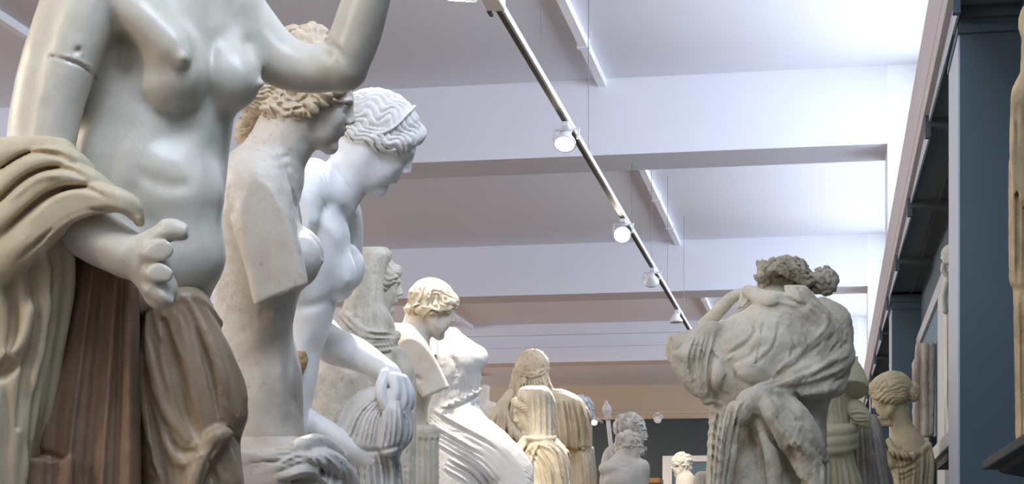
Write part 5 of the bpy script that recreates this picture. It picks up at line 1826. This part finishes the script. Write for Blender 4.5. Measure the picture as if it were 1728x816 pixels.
# framed panel on the wall between the pillars
fy1, fy0 = y_at(.625, 1548), y_at(.625, 1600)
zt = z_at(.625, 1548, 577)
fr = empty('framed_panel', (.63, (fy0 + fy1) / 2, 2.0), 'white-framed blue panel on the wall between the two pillars', 'framed panel')
zb = 1.75
m = MB()
for (ya, yb, za, zc) in ((fy0, fy1, zt - .085, zt), (fy0, fy1, zb, zb + .085), (fy0, fy0 + .5, zb + .085, zt - .085), (fy1 - .1, fy1, zb + .085, zt - .085)):
    m.box(.605, WALL_X - .002, ya, yb, za, zc)
m.build('frame', M_FRAME, fr, bevel=.004)
MB().box(.625, WALL_X - .002, fy0 + .5, fy1 - .1, zb + .085, zt - .085).build('panel', M_PANEL, fr)

# framed panel on the end wall
p0, p1 = world_pt(1113, 764, 29.0), world_pt(1262, 764, 29.0)
ff = empty('framed_panel', ((p0.x + p1.x) / 2, END_Y - .05, 2.4), 'white-framed blue panel on the dark end wall behind the small curly head', 'framed panel')
m = MB()
zc = 3.74
for (xa, xb, za, zd) in ((p0.x, p1.x, zc - .12, zc), (p0.x, p1.x, 1.9, 2.02), (p0.x, p0.x + .19, 2.02, zc - .12), (p1.x - .19, p1.x, 2.02, zc - .12)):
    m.box(xa, xb, END_Y - .07, END_Y - .002, za, zd)
m.build('frame', M_WHITEP, ff, bevel=.006)
MB().box(p0.x + .19, p1.x - .19, END_Y - .03, END_Y - .002, 2.02, zc - .12).build('panel', M_PANEL, ff)

# tall wooden case by the end wall
M_OAK = plain('brown_oak', (150, 112, 74), 0.5, 0.15, 8)
q0, q1 = world_pt(1088, 806, 27.5), world_pt(1111, 806, 27.5)
cs = empty('wooden_case', ((q0.x + q1.x) / 2, q0.y, 0), 'brown wooden case top by the end wall, right of the leaning youth', 'display case')
zt2 = q0.z
MB().box(q0.x, q1.x, q0.y, q0.y + .5, 0, zt2 - .1).build('cabinet', M_OAK, cs, bevel=.01)
MB().box(q0.x - .04, q1.x + .04, q0.y - .04, q0.y + .54, zt2 - .1, zt2).build('cornice_moulding', M_OAK, cs, bevel=.02)
dr = MB().box(q0.x + .03, q1.x - .03, q0.y - .02, q0.y, .15, zt2 - .2).build('door_leaf', M_OAK, cs, bevel=.01)
MB().tube((q1.x - .06, q0.y - .05, 1.3), (q1.x - .06, q0.y - .02, 1.3), .015).build('knob', M_CHAN, dr)


def build_kore():
    d0 = 3.85
    base = world_pt(1770, 740, d0)
    zz = zs
    st = empty('draped_stone_figure', (base.x, base.y, zz), 'brown stone figure cut by the right edge, standing on the dark shelf', 'statue')
    vb = PY - (zz - EYE) * F / d0
    c = Clay(d0, (1690, 1835, -40, vb + 2, -45, 45), 2.2, fine_to=900)
    c.loft([(95, 1730, 1780, -20, 20), (120, 1722, 1800, -32, 30), (160, 1706, 1818, -40, 34), (246, 1708, 1820, -40, 36), (280, 1702, 1824, -42, 36), (400, 1702, 1824, -42, 36), (474, 1703, 1822, -42, 36), (490, 1709, 1816, -38, 36),
            (560, 1711, 1814, -36, 36), (680, 1713, 1812, -38, 36), (vb, 1714, 1814, -42, 38)], 4, p=2.6, cap=4)
    hc, H, R = (1768, 52, -4), 92, look(125, 0)
    face(c, hc, H, R)
    c.chain([(1768, 70, 0, 26), (1766, 120, 0, 32)], 8)
    c.ell((1764, 40, 14), (46, 50, 26), k=5)
    c.loft([(30, 1728, 1800, -24, 34), (70, 1724, 1806, -16, 36), (120, 1722, 1806, -10, 34), (150, 1736, 1796, 0, 30)], 5, p=2.4, cap=10)
    c.chain([(1728, 170, -20, 22), (1724, 260, -30, 20), (1734, 330, -44, 17), (1764, 350, -54, 14)], 6)
    c.chain([(1812, 170, -20, 20), (1814, 270, -26, 18), (1808, 380, -34, 15)], 6)
    c.folds([(1708, 180), (1708, 300), (1708, 480)], [(1800, 180), (1806, 300), (1800, 480)], 8, 4, 5, seed=91)
    c.folds([(1714, 495), (1716, 620), (1718, vb)], [(1808, 495), (1806, 620), (1806, vb)], 9, 4, 5, seed=92)
    c.fn(pits(8, 1.6, 93, .25))
    c.mesh('body', M_KORE, st)


def build_stele():
    d0 = 8.8
    p = world_pt(1560, 737, d0)
    st = empty('carved_slab', (p.x, p.y, p.z), 'broken rough stone slab with carved ridges on a black mount, in front of the far pillar', 'stone slab')
    c = Clay(d0, (1530, 1595, 570, 742, -16, 20), 1.3)
    c.loft([(578, 1546, 1578, -8, 10), (590, 1544, 1578, -9, 10), (608, 1543, 1578, -9, 10), (612, 1541, 1578, -9, 10), (690, 1541, 1576, -9, 10), (737, 1544, 1575, -9, 10)], 2, p=6, cap=3)
    c.chain([(1546, 612, -6, 7), (1545, 660, -8, 6), (1546, 730, -6, 6)], 3)
    c.chain([(1562, 584, -8, 6), (1561, 650, -9, 6), (1562, 732, -8, 6)], 3)
    c.chain([(1573, 582, -6, 5), (1572, 730, -6, 5)], 3)
    c.stroke([(1554, 590), (1553, 660), (1554, 730)], 2, -3)
    c.fn(pits(7, 2.0, 95, .2))
    c.mesh('slab', stone('pinkish_stone', (206, 190, 172), (140, 122, 104), .7, 10, .7, .35, .45, off=85), st)
    b = world_pt(1571, 737, d0)
    MB().box(b.x - .012, WALL_X - .002, b.y - .05, b.y + .05, b.z - .35, b.z).build('mount', M_BLACK, st)
    MB().box(b.x + .045, WALL_X - .002, b.y - .03, b.y + .04, b.z, b.z + .52).build('mount', M_BLACK, st)


def build_cast():
    d0 = 6.5
    zz = zs2
    p = world_pt(1612, 728, d0)
    st = empty('cream_cast_statuette', (p.x, p.y, zz), 'cream plaster statuette showing as a sliver along the near pillar', 'statue')
    vb = PY - (zz - EYE) * F / d0
    hc, H, R = (1603, 430, 0), 38, look(200, 6)
    c = Clay(d0, (1575, 1645, 400, vb + 1, -22, 22), 1.2, fine_to=900)
    face(c, hc, H, R)
    c.chain([(1606, 440, 0, 8), (1609, 456, 0, 9), (1611, 468, 0, 12)], 4)
    c.loft([(456, 1598, 1622, -8, 8), (468, 1593, 1630, -13, 13), (520, 1592, 1630, -14, 14), (580, 1594, 1628, -13, 13), (640, 1594, 1628, -14, 14), (vb - 16, 1596, 1630, -15, 15), (vb, 1592, 1634, -18, 18)], 3, p=2.3, cap=3)
    c.chain([(1600, 466, -8, 6), (1592, 456, -10, 5), (1592, 446, -10, 4)], 3)
    c.chain([(1598, 476, -10, 6), (1592, 500, -12, 5), (1594, 524, -12, 5)], 3)
    c.folds([(1596, 530), (1596, 700)], [(1626, 530), (1628, 700)], 7, 1.8, 2.4, seed=96)
    c.mesh('body', M_CAST, st)
    q = world_pt(1612, 728, d0)


build_kore()
build_stele()
build_cast()

# raised plinths that carry the statues
M_PLINTH = plain('grey_plinth_paint', (120, 124, 128), 0.7)
struct(MB().box(-2.9, -0.55, 0.7, 16.5, 0, PODIUM_Z - .002).build('podium', M_PLINTH, bevel=.01))
struct(MB().box(-0.46, 0.40, 4.3, 7.4, 0, PODIUM_Z - .002).build('podium', M_PLINTH, bevel=.01))
